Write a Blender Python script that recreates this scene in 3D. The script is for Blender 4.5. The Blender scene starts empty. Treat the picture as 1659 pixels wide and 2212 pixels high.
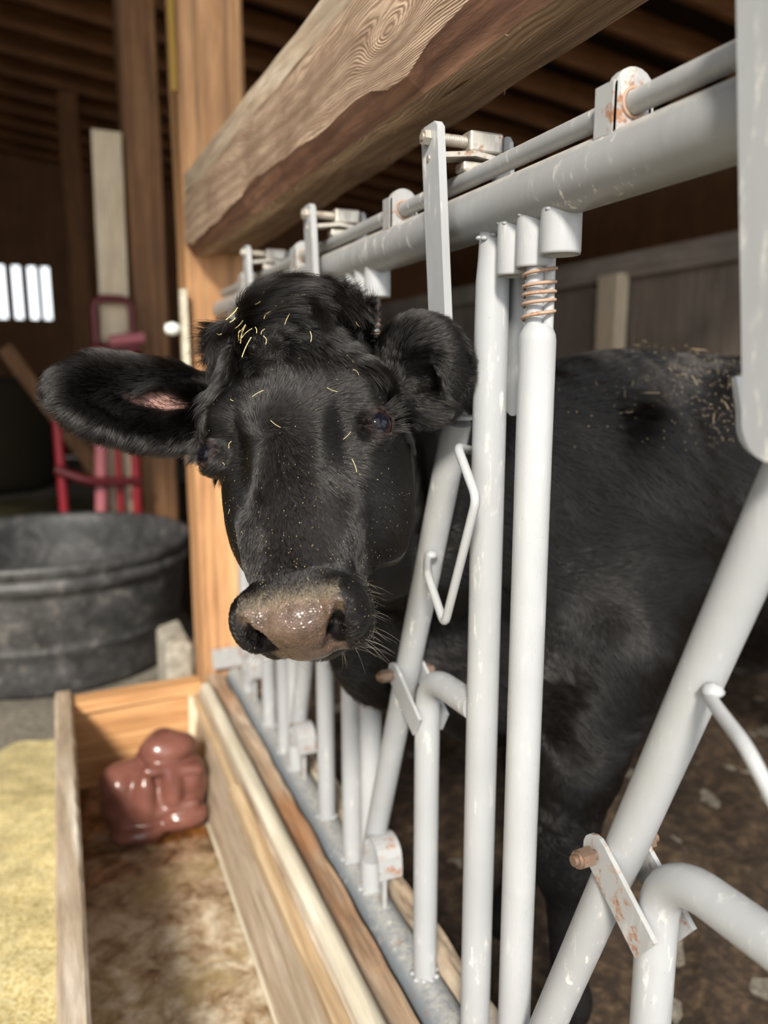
import bpy, bmesh, math, random
import numpy as np
from mathutils import Vector, Matrix
random.seed(7); RNG = np.random.default_rng(7)
PI = math.pi
S = bpy.context.scene
COL = S.collection
V = Vector

# ------------------------------------------------------------------ camera, world, sun, exposure
YAW, PITCH, CAM_H = math.radians(22.95), math.radians(10.25), 1.25
cd = bpy.data.cameras.new('camera'); cam = bpy.data.objects.new('camera', cd); COL.objects.link(cam)
cam.location = (0, 0, CAM_H); cam.rotation_euler = (PI/2 - PITCH, 0, -YAW)
cd.sensor_fit = 'HORIZONTAL'; cd.sensor_width = 36.0; cd.lens = 36.0*1662/1659; cd.clip_start = .02
cd.dof.use_dof = True; cd.dof.focus_distance = .84; cd.dof.aperture_fstop = 3.6
S.camera = cam
S.view_settings.view_transform = 'Standard'; S.view_settings.look = 'None'
S.view_settings.exposure = 0.45; S.view_settings.gamma = 1.0; S.view_settings.use_curve_mapping = False
w = bpy.data.worlds.new('sky'); S.world = w; w.use_nodes = True
bg = w.node_tree.nodes['Background']; bg.inputs[0].default_value = (.93, .965, 1.0, 1); bg.inputs[1].default_value = 1.65
sd = bpy.data.lights.new('sun', 'SUN'); sd.energy = 4.5; sd.angle = math.radians(9); sd.color = (1, .93, .82)
sun = bpy.data.objects.new('sun', sd); COL.objects.link(sun)
sun.rotation_euler = (V((0.50, 0.95, -0.72))).to_track_quat('-Z', 'Y').to_euler(); sun.location = (-3, -4, 5)

# ------------------------------------------------------------------ materials
def mat(name, col, rough=.6, **kw):
    m = bpy.data.materials.new(name); m.use_nodes = True
    b = m.node_tree.nodes['Principled BSDF']
    b.inputs['Base Color'].default_value = (*col, 1); b.inputs['Roughness'].default_value = rough
    for k, v in kw.items(): b.inputs[k.replace('_', ' ')].default_value = v
    return m
def N(m, t, **kw):
    n = m.node_tree.nodes.new(t)
    for k, v in kw.items():
        if k in n.inputs: n.inputs[k].default_value = v
        else: setattr(n, k, v)
    return n
def L(m, a, b): m.node_tree.links.new(a, b)
def coords(m, scale=(1, 1, 1), kind='Object', loc=(0, 0, 0)):
    tc = N(m, 'ShaderNodeTexCoord'); mp = N(m, 'ShaderNodeMapping')
    mp.inputs['Scale'].default_value = scale; mp.inputs['Location'].default_value = loc
    L(m, tc.outputs[kind], mp.inputs[0]); return mp.outputs[0]
def noise(m, vec, scale, detail=5, rough=.55, dist=0):
    n = N(m, 'ShaderNodeTexNoise'); n.inputs['Scale'].default_value = scale; n.inputs['Detail'].default_value = detail
    n.inputs['Roughness'].default_value = rough; n.inputs['Distortion'].default_value = dist
    L(m, vec, n.inputs['Vector']); return n.outputs['Fac']
def ramp(m, fac, stops, interp='LINEAR'):
    r = N(m, 'ShaderNodeValToRGB'); e = r.color_ramp.elements; r.color_ramp.interpolation = interp
    while len(e) < len(stops): e.new(.5)
    for i, (p, c) in enumerate(stops):
        e[i].position = p; e[i].color = (*c, 1) if len(c) == 3 else c
    L(m, fac, r.inputs[0]); return r.outputs[0]
def mix(m, fac, a, b, mode='MIX'):
    x = N(m, 'ShaderNodeMix', data_type='RGBA', blend_type=mode)
    for s, v in ((x.inputs[0], fac), (x.inputs[6], a), (x.inputs[7], b)):
        if hasattr(v, 'links'): L(m, v, s)
        else: s.default_value = v if not isinstance(v, tuple) else (*v, 1) if len(v) == 3 else v
    return x.outputs[2]
def bump(m, h, dist, strength=1.0):
    b = N(m, 'ShaderNodeBump'); b.inputs['Distance'].default_value = dist; b.inputs['Strength'].default_value = strength
    L(m, h, b.inputs['Height']); L(m, b.outputs[0], m.node_tree.nodes['Principled BSDF'].inputs['Normal'])
def base(m, c): L(m, c, m.node_tree.nodes['Principled BSDF'].inputs['Base Color'])
G = lambda v: (v, v, v)

def wood(name, dark, mid, light, axis='Y', grain=26, stretch=.06, bmp=.0015, rough=.75, stain=None, seed=0, rings=True):
    m = mat(name, mid, rough)
    sc = [1, 1, 1]; sc['XYZ'.index(axis)] = stretch
    loc = (seed*1.37, seed*2.11, seed*.77)
    v = coords(m, tuple(sc), loc=loc)
    n1 = noise(m, v, grain, 6, .65, .6)
    n2 = noise(m, v, grain*4.5, 4, .6)
    c = ramp(m, n1, [(.28, dark), (.5, mid), (.72, light)])
    if rings:
        wv = N(m, 'ShaderNodeTexWave', wave_type='RINGS', rings_direction=axis)
        wv.inputs['Scale'].default_value = grain*.55; wv.inputs['Distortion'].default_value = 5.5
        wv.inputs['Detail'].default_value = 3; wv.inputs['Detail Scale'].default_value = .7
        L(m, v, wv.inputs[0])
        c = mix(m, .55, c, ramp(m, wv.outputs[1], [(.1, G(.42)), (.6, G(1.0))]), 'MULTIPLY')
    c = mix(m, .5, c, ramp(m, n2, [(.3, G(.5)), (.7, G(1.2))]), 'MULTIPLY')
    big = noise(m, coords(m, loc=loc), 3.2, 3)
    c = mix(m, ramp(m, big, [(.45, G(0)), (.7, G(.6))]), c, stain or tuple(x*.55 for x in mid))
    base(m, c); bump(m, n2, bmp); return m
M = {}
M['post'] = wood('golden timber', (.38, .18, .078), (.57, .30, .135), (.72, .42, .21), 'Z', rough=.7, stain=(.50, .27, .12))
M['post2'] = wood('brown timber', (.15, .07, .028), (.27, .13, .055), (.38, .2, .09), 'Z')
M['beam'] = wood('rough sawn beam', (.19, .12, .075), (.38, .255, .165), (.54, .40, .285), 'Y', grain=30, stretch=.12, bmp=.003, stain=(.30, .19, .12))
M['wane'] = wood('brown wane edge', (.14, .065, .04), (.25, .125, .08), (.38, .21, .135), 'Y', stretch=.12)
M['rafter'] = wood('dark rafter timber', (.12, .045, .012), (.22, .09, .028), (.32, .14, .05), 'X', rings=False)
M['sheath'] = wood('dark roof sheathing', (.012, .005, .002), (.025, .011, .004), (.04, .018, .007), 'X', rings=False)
M['trough'] = wood('weathered trough boards', (.20, .14, .09), (.46, .36, .26), (.72, .65, .55), 'Y', grain=22, stretch=.1, stain=(.36, .29, .21), rings=False)
M['trough_end'] = wood('orange pine board', (.33, .15, .055), (.56, .29, .12), (.70, .42, .2), 'X', rings=False, stain=(.55, .3, .14))
M['cream'] = wood('cream painted strip', (.40, .36, .27), (.62, .57, .45), (.76, .72, .60), 'Y', rings=False, stain=(.42, .36, .26))
M['tan'] = wood('tan strip', (.36, .22, .11), (.58, .42, .25), (.72, .57, .38), 'Y', rings=False)
M['ledge'] = wood('cracked brown ledge board', (.16, .085, .045), (.38, .27, .18), (.66, .56, .45), 'Y', grain=20, stretch=.08, stain=(.36, .15, .05), rings=False)
M['greywood'] = wood('grey brown boards', (.17, .13, .10), (.28, .225, .18), (.38, .32, .26), 'Z', rings=False)
M['greywood_h'] = wood('grey brown rail board', (.24, .19, .15), (.36, .30, .25), (.46, .39, .33), 'Y', rings=False)
M['pale'] = wood('pale board', (.62, .48, .32), (.78, .64, .45), (.86, .75, .57), 'Z', rings=False, stain=(.60, .50, .36))
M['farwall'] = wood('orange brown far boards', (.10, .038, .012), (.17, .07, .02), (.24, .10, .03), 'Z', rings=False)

def trough_floor_mat():
    m = mat('stained trough floor', (.3, .22, .14), .45)
    v = coords(m); a = noise(m, v, 14, 8, .72, .5); b = noise(m, coords(m, loc=(3, 1, 0)), 5.5, 5, .65); d = noise(m, v, 55, 4)
    c = ramp(m, a, [(.30, (.05, .028, .013)), (.40, (.26, .17, .09)), (.52, (.50, .40, .28)), (.68, (.74, .68, .55))])
    c = mix(m, ramp(m, b, [(.52, G(0)), (.66, G(.8))]), c, (.33, .25, .12))
    # wet molasses run-off around the block, a stain with its own outline
    sx = N(m, 'ShaderNodeSeparateXYZ'); L(m, coords(m), sx.inputs[0])
    mr = N(m, 'ShaderNodeMapRange'); mr.inputs[1].default_value = -.05; mr.inputs[2].default_value = .22; L(m, sx.outputs[1], mr.inputs[0])
    ad = N(m, 'ShaderNodeMath', operation='MULTIPLY'); L(m, mr.outputs[0], ad.inputs[0])
    L(m, ramp(m, b, [(.42, G(1)), (.62, G(.25))]), ad.inputs[1])
    c = mix(m, ad.outputs[0], c, ramp(m, a, [(.38, (.04, .014, .004)), (.62, (.26, .095, .02))]))
    c = mix(m, .35, c, ramp(m, d, [(.3, G(.4)), (.7, G(1.3))]), 'MULTIPLY')
    base(m, c); bump(m, a, .006); return m
M['trough_floor'] = trough_floor_mat()
def beam_mat(name, dark, light, knots, seed):
    m = mat(name, light, .8); v = coords(m); nt = m.node_tree
    sx = N(m, 'ShaderNodeSeparateXYZ'); L(m, v, sx.inputs[0])
    def mth(op, a, b=None):
        n = N(m, 'ShaderNodeMath', operation=op)
        for i, t in enumerate((a, b)):
            if t is None: continue
            if hasattr(t, 'links'): L(m, t, n.inputs[i])
            else: n.inputs[i].default_value = t
        return n.outputs[0]
    st = coords(m, (1, .16, 1), loc=(seed, seed*2, 0))
    w1 = noise(m, st, 11, 3, .5); w2 = noise(m, st, 60, 4, .6)
    g = mth('ADD', mth('MULTIPLY', sx.outputs[2], 1.0), mth('MULTIPLY', sx.outputs[0], .8))
    g = mth('ADD', g, mth('MULTIPLY', w1, .10)); g = mth('ADD', g, mth('MULTIPLY', w2, .006))
    for ky, kz, a, ry, rz in knots:
        dy = mth('DIVIDE', mth('SUBTRACT', sx.outputs[1], ky), ry); dz = mth('DIVIDE', mth('SUBTRACT', sx.outputs[2], kz), rz)
        d2 = mth('ADD', mth('MULTIPLY', dy, dy), mth('MULTIPLY', dz, dz)); g = mth('ADD', g, mth('MULTIPLY', mth('POWER', 2.718, mth('MULTIPLY', d2, -1.0)), a))
    ln = mth('ADD', mth('MULTIPLY', mth('SINE', mth('MULTIPLY', g, 1250.0)), .5), .5)
    broad = mth('ADD', mth('MULTIPLY', mth('SINE', mth('MULTIPLY', g, 170.0)), .5), .5)
    c = mix(m, broad, light, tuple((a+b)/2 for a, b in zip(dark, light)))
    c = mix(m, ramp(m, ln, [(.0, G(.75)), (.5, G(.12)), (1, G(0))]), c, dark)
    fib = noise(m, coords(m, (1, .03, 1)), 420, 3, .6); c = mix(m, .6, c, ramp(m, fib, [(.32, G(.45)), (.62, G(1.15))]), 'MULTIPLY')
    big = noise(m, coords(m, (1, .5, 1), loc=(seed, 0, 0)), 7, 4, .6); c = mix(m, ramp(m, big, [(.50, G(0)), (.66, G(.55))]), c, tuple(x*.75 for x in dark))
    base(m, c); bump(m, mth('ADD', ln, fib), .0012, .8); return m
M['beam'] = beam_mat('rough sawn beam with a knot', (.20, .115, .07), (.56, .415, .295), [(0.224, 0.091, .05, .07, .026), (.95, .08, .035, .05, .02), (-.35, .10, .04, .05, .02)], 1)
M['beam2'] = beam_mat('weathered rear plank', (.15, .085, .05), (.42, .29, .19), [(.6, .03, .03, .05, .02)], 4)

def painted(name, col, dust=.5, rust=.0, seed=0, rough=.34, top=0):
    m = mat(name, col, rough)
    v = coords(m, loc=(seed, seed*.7, 0)); vs = coords(m, (1, 1, .22), loc=(seed, 0, 0))
    d = noise(m, vs, 85, 7, .72); f = noise(m, v, 7, 3); s = noise(m, v, 260, 3, .7)
    c = mix(m, .18, col, ramp(m, f, [(.35, G(.55)), (.65, G(1.15))]), 'MULTIPLY')
    mk = N(m, 'ShaderNodeMath', operation='MULTIPLY')
    L(m, ramp(m, d, [(.57, G(0)), (.66, G(dust))]), mk.inputs[0]); L(m, ramp(m, f, [(.45, G(0)), (.6, G(1))]), mk.inputs[1])
    c = mix(m, mk.outputs[0], c, (.80, .76, .68))
    if top:   # dust settled on the upper side
        ge = N(m, 'ShaderNodeNewGeometry'); sz = N(m, 'ShaderNodeSeparateXYZ'); L(m, ge.outputs['Normal'], sz.inputs[0])
        ml = N(m, 'ShaderNodeMath', operation='MULTIPLY'); L(m, ramp(m, sz.outputs[2], [(.55, G(0)), (.95, G(top))]), ml.inputs[0])
        L(m, ramp(m, noise(m, v, 90, 6, .75), [(.38, G(.15)), (.56, G(1))]), ml.inputs[1]); c = mix(m, ml.outputs[0], c, (.62, .57, .48))
    c = mix(m, ramp(m, s, [(.72, G(0)), (.75, G(.8))]), c, (.12, .11, .10))
    if rust > 0:
        r = noise(m, coords(m, loc=(seed+5, 2, 1)), 45, 6, .75)
        c = mix(m, ramp(m, r, [(.62-rust*.14, G(0)), (.68-rust*.1, G(.9))]), c, ramp(m, s, [(.35, (.16, .055, .02)), (.65, (.42, .2, .09))]))
    rr = ramp(m, d, [(.4, G(rough-.04)), (.7, G(rough+.35))])
    L(m, rr, m.node_tree.nodes['Principled BSDF'].inputs['Roughness'])
    base(m, c); bump(m, d, .0006, .5); return m
M['paint'] = painted('grey enamel paint', (.345, .355, .362), .7, 0)
M['paint_rust'] = painted('chipped grey enamel with rust', (.34, .345, .345), .6, .6, 3)
M['paint_clean'] = painted('clean grey enamel', (.375, .385, .392), .2, 0, 5, .28)
M['rail'] = painted('dusty slate grey enamel', (.19, .215, .24), 1.0, .12, 7, .42, top=.4)
M['toprail'] = painted('shaded grey enamel', (.29, .295, .297), .8, .0, 9, .34, top=.75)  # same enamel, darkened: the top rail's shade is put into the colour
M['rust'] = painted('rusty wire', (.36, .24, .17), .2, .5, 11, .6)
M['zinc'] = painted('weathered zinc', (.50, .46, .40), .5, .25, 13, .35); M['zinc'].node_tree.nodes['Principled BSDF'].inputs['Metallic'].default_value = .6
M['boltrust'] = painted('rusted bolt steel', (.22, .15, .11), .1, .35, 15, .4); M['boltrust'].node_tree.nodes['Principled BSDF'].inputs['Metallic'].default_value = .5
M['red'] = mat('red enamel', (.32, .018, .028), .35)
M['pink'] = mat('faded pink red enamel', (.52, .16, .18), .5)
M['darkred'] = mat('dark red enamel', (.12, .01, .014), .4)
M['white'] = mat('white plastic', (.8, .84, .8), .4)
M['yellow'] = mat('yellow strap', (.33, .19, .015), .6)

def rubber():
    m = mat('dusty black rubber', (.03, .03, .03), .5)
    v = coords(m); a = noise(m, v, 9, 6, .7, .5); b = noise(m, v, 45, 4)
    c = ramp(m, a, [(.35, (.022, .022, .023)), (.55, (.060, .060, .061)), (.80, (.22, .20, .18))])
    c = mix(m, ramp(m, b, [(.62, G(0)), (.75, G(.5))]), c, (.28, .25, .21))
    base(m, c); bump(m, a, .004, .5); return m
M['rubber'] = rubber()
def lick():
    m = mat('glossy brown molasses', (.155, .058, .045), .2); v = coords(m); a = noise(m, v, 14, 4)
    base(m, ramp(m, a, [(.3, (.115, .042, .032)), (.7, (.20, .082, .062))])); return m
M['lick'] = lick()
def ground(name, stops, sc, rough=.9, bmp=.01):
    m = mat(name, stops[0][1], rough); v = coords(m); a = noise(m, v, sc, 8, .7); b = noise(m, v, sc*.12, 4)
    c = ramp(m, a, stops); c = mix(m, .6, c, ramp(m, b, [(.3, G(.45)), (.7, G(1.2))]), 'MULTIPLY')
    base(m, c); bump(m, a, bmp); return m
M['concrete'] = ground('gritty concrete', [(.3, (.11, .095, .075)), (.5, (.22, .195, .155)), (.7, (.40, .36, .29))], 45)
M['dirt'] = ground('trampled dirt bedding', [(.3, (.018, .010, .005)), (.5, (.065, .038, .019)), (.66, (.17, .11, .06)), (.8, (.3, .2, .11))], 26, bmp=.03)
M['feed'] = ground('golden crushed feed', [(.34, (.30, .21, .05)), (.45, (.68, .55, .24)), (.58, (.88, .78, .44)), (.75, (.97, .92, .68))], 130, bmp=.006)
M['straw'] = mat('pale hay', (.62, .50, .24), .6)
M['straw2'] = mat('dull hay', (.42, .32, .20), .7)
M['rubble'] = ground('pale crumbling concrete', [(.3, (.30, .27, .22)), (.5, (.48, .44, .36)), (.7, (.66, .62, .54))], 30)

# ------------------------------------------------------------------ mesh helpers
class MB:
    def __init__(s): s.v = []; s.f = []; s.sm = []
    def add(s, vs, fs, smooth=True):
        o = len(s.v); s.v += [tuple(p) for p in vs]; s.f += [tuple(i+o for i in f) for f in fs]; s.sm += [smooth]*len(fs); return s
    def box(s, a, b, bev=0, fn=None):
        bm = bmesh.new(); bmesh.ops.create_cube(bm, size=1)
        a, b = V(a), V(b); c = (a+b)/2; d = b-a
        for v in bm.verts: v.co = V((c[i]+v.co[i]*d[i] for i in range(3)))
        if bev: bmesh.ops.bevel(bm, geom=list(bm.edges), offset=bev, segments=2, affect='EDGES', profile=.5)
        bm.verts.index_update()
        s.add([fn(v.co) if fn else v.co for v in bm.verts], [[v.index for v in f.verts] for f in bm.faces], False); bm.free(); return s
    def obox(s, c, ax, ay, az, hx, hy, hz, bev=0):
        c, ax, ay, az = V(c), V(ax).normalized(), V(ay).normalized(), V(az).normalized()
        return s.box((-hx, -hy, -hz), (hx, hy, hz), bev, lambda p: c+ax*p.x+ay*p.y+az*p.z)
    def tube(s, pts, r, n=16, cap=True):
        pts = [V(p) for p in pts]; k = len(pts); rs = r if isinstance(r, (list, tuple)) else [r]*k
        ts = [((pts[min(i+1, k-1)]-pts[max(i-1, 0)]).normalized()) for i in range(k)]
        u = ts[0].orthogonal().normalized(); vs = []; fs = []
        for i in range(k):
            u = (u-ts[i]*u.dot(ts[i])).normalized(); w_ = ts[i].cross(u)
            for j in range(n):
                a = 2*PI*j/n; vs.append(pts[i]+(u*math.cos(a)+w_*math.sin(a))*rs[i])
        for i in range(k-1):
            for j in range(n):
                j2 = (j+1) % n; fs.append((i*n+j, i*n+j2, (i+1)*n+j2, (i+1)*n+j))
        s.add(vs, fs, True)
        if cap:
            for i, rev in ((0, True), (k-1, False)):
                ring = [vs[i*n+j] for j in range(n)]
                s.add(ring, [tuple(range(n))[::-1] if rev else tuple(range(n))], False)
        return s
    def prism(s, poly, d0, d1, axis='y', smooth=False):
        # poly in the two other axes (in x,y,z order)
        def P(a, b, c): return {'x': (c, a, b), 'y': (a, c, b), 'z': (a, b, c)}[axis]
        n = len(poly); vs = [P(a, b, d0) for a, b in poly]+[P(a, b, d1) for a, b in poly]
        fs = [(i, (i+1) % n, (i+1) % n+n, i+n) for i in range(n)]
        s.add(vs, fs, smooth); s.add(vs, [tuple(range(n))[::-1], tuple(range(n, 2*n))], False); return s
    def lathe(s, prof, c=(0, 0, 0), n=48):
        c = V(c); vs = []; fs = []; k = len(prof)
        for r, z in prof:
            for j in range(n): a = 2*PI*j/n; vs.append((c.x+r*math.cos(a), c.y+r*math.sin(a), c.z+z))
        for i in range(k-1):
            for j in range(n): j2 = (j+1) % n; fs.append((i*n+j, i*n+j2, (i+1)*n+j2, (i+1)*n+j))
        return s.add(vs, fs, True)
    def shell(s, pts, thick, x0, x1):
        # curved strip in the y-z plane, extruded in x, with thickness
        pts = [V((0, a, b)) for a, b in pts]; k = len(pts); prof = []
        for sg in (1, -1):
            rng = range(k) if sg == 1 else range(k-1, -1, -1)
            for i in rng:
                t = (pts[min(i+1, k-1)]-pts[max(i-1, 0)]).normalized(); nrm = V((0, -t.z, t.y))
                q = pts[i]+nrm*thick/2*sg; prof.append((q.y, q.z))
        return s.prism(prof, x0, x1, 'x')
    def hexnut(s, c, r, d0, d1):
        poly = [(c[0]+r*math.cos(PI/3*i+.3), c[1]+r*math.sin(PI/3*i+.3)) for i in range(6)]
        return s.prism(poly, d0, d1, 'x')
def fillet(pts, r, n=8):
    pts = [V(p) for p in pts]; out = [pts[0]]
    for i in range(1, len(pts)-1):
        a, b, c = pts[i-1], pts[i], pts[i+1]; d1 = (a-b).normalized(); d2 = (c-b).normalized()
        rr = min(r, (a-b).length*.48, (c-b).length*.48); p, q = b+d1*rr, b+d2*rr
        for k in range(n+1):
            t = k/n; out.append((1-t)**2*p+2*t*(1-t)*b+t*t*q)
    out.append(pts[-1]); return out
def base_of(mb):
    a = np.array([tuple(p) for p in mb.v]); return V(((a[:, 0].min()+a[:, 0].max())/2, (a[:, 1].min()+a[:, 1].max())/2, a[:, 2].min()))
def tag(o, label=None, cat=None, group=None, kind=None):
    for k, v in (('label', label), ('category', cat), ('group', group), ('kind', kind)):
        if v: o[k] = v
    return o
def wloc(o):
    p = V((0, 0, 0))
    while o: p += o.location; o = o.parent
    return p
def build(name, mb, m, parent=None, label=None, cat=None, group=None, kind=None, origin=None):
    org = wloc(parent)+(V(origin) if origin else V((0, 0, 0))) if parent else (V(origin) if origin else base_of(mb))
    me = bpy.data.meshes.new(name)
    me.from_pydata([(p[0]-org.x, p[1]-org.y, p[2]-org.z) for p in mb.v], [], mb.f); me.update()
    me.polygons.foreach_set('use_smooth', mb.sm)
    bm = bmesh.new(); bm.from_mesh(me); bmesh.ops.recalc_face_normals(bm, faces=bm.faces); bm.to_mesh(me); bm.free()
    me.materials.append(m)
    o = bpy.data.objects.new(name, me); COL.objects.link(o)
    if parent: o.parent = parent; o.location = org-wloc(parent)
    else: o.location = org
    return tag(o, label, cat, group, kind)
def empty(name, loc, label=None, cat=None, group=None):
    o = bpy.data.objects.new(name, None); COL.objects.link(o); o.location = loc; o.empty_display_size = .1
    return tag(o, label, cat, group)
def wobble(mb, amp, sc=3.0, axes=(0, 1, 2)):
    from mathutils import noise as nz
    out = []
    for p in mb.v:
        n = nz.noise_vector(V(p)*sc); q = list(p)
        for a in axes: q[a] += n[a]*amp
        out.append(tuple(q))
    mb.v = out; return mb
def plank(p0, p1, w_, h, up=(0, 0, 1), seg=12, amp=.002, bev=True):
    """a sawn board from p0 to p1 (centre line), w_ wide, h thick along up, its edges slightly uneven"""
    p0, p1, up = V(p0), V(p1), V(up); d = (p1-p0).normalized(); side = d.cross(up).normalized(); up = side.cross(d).normalized()
    mb = MB(); b = min(w_, h)*.06
    prof = [(-w_/2+b, -h/2), (w_/2-b, -h/2), (w_/2, -h/2+b), (w_/2, h/2-b), (w_/2-b, h/2), (-w_/2+b, h/2), (-w_/2, h/2-b), (-w_/2, -h/2+b)]
    vs = []; n = len(prof)
    for i in range(seg+1):
        c = p0+(p1-p0)*(i/seg)
        for a, z in prof: vs.append(c+side*a+up*z)
    fs = [(i*n+j, i*n+(j+1) % n, (i+1)*n+(j+1) % n, (i+1)*n+j) for i in range(seg) for j in range(n)]
    mb.add(vs, fs+[tuple(range(n))[::-1], tuple(range(seg*n, seg*n+n))], False)
    return wobble(mb, amp, 4)

# ------------------------------------------------------------------ setting
ZG = 0.0
def grid_plane(x0, x1, y0, y1, nx, ny, hf):
    vs = [(x0+(x1-x0)*i/nx, y0+(y1-y0)*j/ny, 0) for j in range(ny+1) for i in range(nx+1)]
    vs = [(x, y, hf(x, y)) for x, y, _ in vs]
    fs = [(j*(nx+1)+i, j*(nx+1)+i+1, (j+1)*(nx+1)+i+1, (j+1)*(nx+1)+i) for j in range(ny) for i in range(nx)]
    return MB().add(vs, fs, True)
from mathutils import noise as nz
build('floor', grid_plane(-14, 12, -14, 16, 4, 4, lambda x, y: -.012), M['concrete'], kind='structure')
pen = grid_plane(.57, 4.5, -1.5, 9, 150, 300, lambda x, y: .028*nz.noise(V((x*9, y*9, 0)))+.012*nz.noise(V((x*31, y*31, 3))))
build('floor', pen, M['dirt'], kind='structure', label='brown trampled dirt floor of the pen')
def roof_z(x): return 4.20-.128*x
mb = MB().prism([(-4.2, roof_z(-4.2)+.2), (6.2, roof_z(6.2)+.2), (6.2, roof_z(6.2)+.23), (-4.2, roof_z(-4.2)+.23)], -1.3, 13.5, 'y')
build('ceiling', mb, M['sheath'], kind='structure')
y = -1.1; i = 0
while y < 12.5:
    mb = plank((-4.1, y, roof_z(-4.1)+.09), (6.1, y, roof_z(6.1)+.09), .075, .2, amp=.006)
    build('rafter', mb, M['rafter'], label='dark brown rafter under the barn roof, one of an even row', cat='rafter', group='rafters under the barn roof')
    y += .61; i += 1
# far wall with daylight slots
ws = MB(); yy = 12.6
slot = [(-.655, -.54), (-.44, -.335), (-.235, -.13), (-.055, .045)]
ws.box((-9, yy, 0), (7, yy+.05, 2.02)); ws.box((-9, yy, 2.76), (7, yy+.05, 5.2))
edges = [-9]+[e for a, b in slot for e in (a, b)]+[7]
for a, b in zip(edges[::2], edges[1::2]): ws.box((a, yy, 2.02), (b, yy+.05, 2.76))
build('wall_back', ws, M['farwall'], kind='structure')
# right-hand partition of the pen
wr = MB(); yb = -1.2
while yb < 9: wr.box((3.0, yb, 0), (3.03, yb+.19, 1.80), .003); yb += .195
build('wall_right', wr, M['greywood'], kind='structure')
build('trim_1', plank((2.975, -1.2, 1.835), (2.975, 9, 1.835), .05, .13, amp=.008), M['greywood_h'], kind='structure')
build('partition_post', plank((2.93, 3.62, 0), (2.93, 3.62, 1.79), .17, .08, up=(1, 0, 0)), M['pale'],
      label='pale upright post on the grey board partition behind the calf', cat='post')
build('wall_light_block', MB().box((-4.3, .2, 0), (-4.25, 12.6, 4.9)), M['farwall'], kind='structure')  # unseen wall, added to keep side daylight off the calf and rafters
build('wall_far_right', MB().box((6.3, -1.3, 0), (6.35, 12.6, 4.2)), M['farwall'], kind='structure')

# ------------------------------------------------------------------ timber frame
pr = empty('timber_post', (.5, 2.6, 0), 'thick golden timber post standing at the far end of the headlock fence', 'post')
build('shaft', plank((.50, 2.6, .0), (.50, 2.6, 4.08), .2, .2, up=(0, 1, 0), seg=30, amp=.003), M['post'], pr)
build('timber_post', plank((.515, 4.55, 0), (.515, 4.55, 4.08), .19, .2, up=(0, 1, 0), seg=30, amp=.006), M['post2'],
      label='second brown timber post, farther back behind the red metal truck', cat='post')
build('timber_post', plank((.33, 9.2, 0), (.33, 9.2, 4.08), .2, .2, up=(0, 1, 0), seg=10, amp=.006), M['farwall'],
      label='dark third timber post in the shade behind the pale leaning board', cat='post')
build('yellow_strap', MB().box((.378, 2.50, 2.07), (.396, 2.506, 4.0)), M['yellow'], label='thin yellow strap hanging down the left side of the thick timber post', cat='strap')
# beam: front plank with waney edge, rear plank
def beam_plank(poly_far, poly_near, y0, y1, seg=60, amp=.004, wane=0):
    n = len(poly_far); vs = []
    for i in range(seg+1):
        y = y0+(y1-y0)*i/seg; t = (2.5-y)/(2.5-.65)
        for j, ((a, b), (c, d)) in enumerate(zip(poly_far, poly_near)):
            x, z = a+(c-a)*t, b+(d-b)*t
            if j == wane: z += .022*nz.noise(V((0, y*2.3, 1.7)))+.010*nz.noise(V((0, y*9, 4)))-.028*math.exp(-((y-1.0)/.07)**2)
            vs.append((x+.003*nz.noise(V((j*3, y*6, 0))), y, z+.003*nz.noise(V((j*3+9, y*6, 0)))))
    fs = [(i*n+j, i*n+(j+1) % n, (i+1)*n+(j+1) % n, (i+1)*n+j) for i in range(seg) for j in range(n)]
    return MB().add(vs, fs+[tuple(range(n))[::-1], tuple(range(seg*n, seg*n+n))], False)
b0, b1 = 2.5, -.9
beam = empty('timber_beam', (.5, .8, 1.6), 'big rough sawn timber beam above the calf, running from the golden post towards the top', 'beam')
fp = beam_plank([(.400, 1.640), (.400, 1.77), (.475, 1.77), (.475, 1.603), (.428, 1.603)],
                [(.450, 1.650), (.450, 1.785), (.500, 1.785), (.500, 1.606), (.474, 1.606)], b0, b1)
fo = build('front_plank', fp, M['beam'], beam)
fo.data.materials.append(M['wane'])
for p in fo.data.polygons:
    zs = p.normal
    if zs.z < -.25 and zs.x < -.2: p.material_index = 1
build('rear_plank', beam_plank([(.483, 1.610), (.483, 1.77), (.592, 1.77), (.592, 1.617)], [(.508, 1.612), (.508, 1.78), (.592, 1.78), (.592, 1.628)], b0, b1, wane=9), M['beam2'], beam)
build('top_board', beam_plank([(.404, 1.778), (.404, 1.835), (.50, 1.835), (.50, 1.778)], [(.456, 1.792), (.456, 1.842), (.54, 1.842), (.54, 1.792)], b0, b1, wane=9), M['trough'], beam)
# splinters along the crack and the lower edge
sp = MB()
for k in range(70):
    y = random.uniform(.75, 2.4); tt = (2.5-y)/1.85; x, z = random.choice(((.477+.026*tt, 1.606), (.588, 1.619+.009*tt), (.436+.04*tt, 1.605)))
    d = V((random.gauss(0, .5), random.gauss(0, 1), -random.uniform(.2, .9))).normalized()*random.uniform(.004, .012)
    p = V((x, y, z)); sp.tube([p, p+d*.5, p+d+V((0, 0, .002))], [.0006, .0004, .0001], 4)
build('splinters', sp, M['straw2'], beam, kind='stuff')

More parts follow.
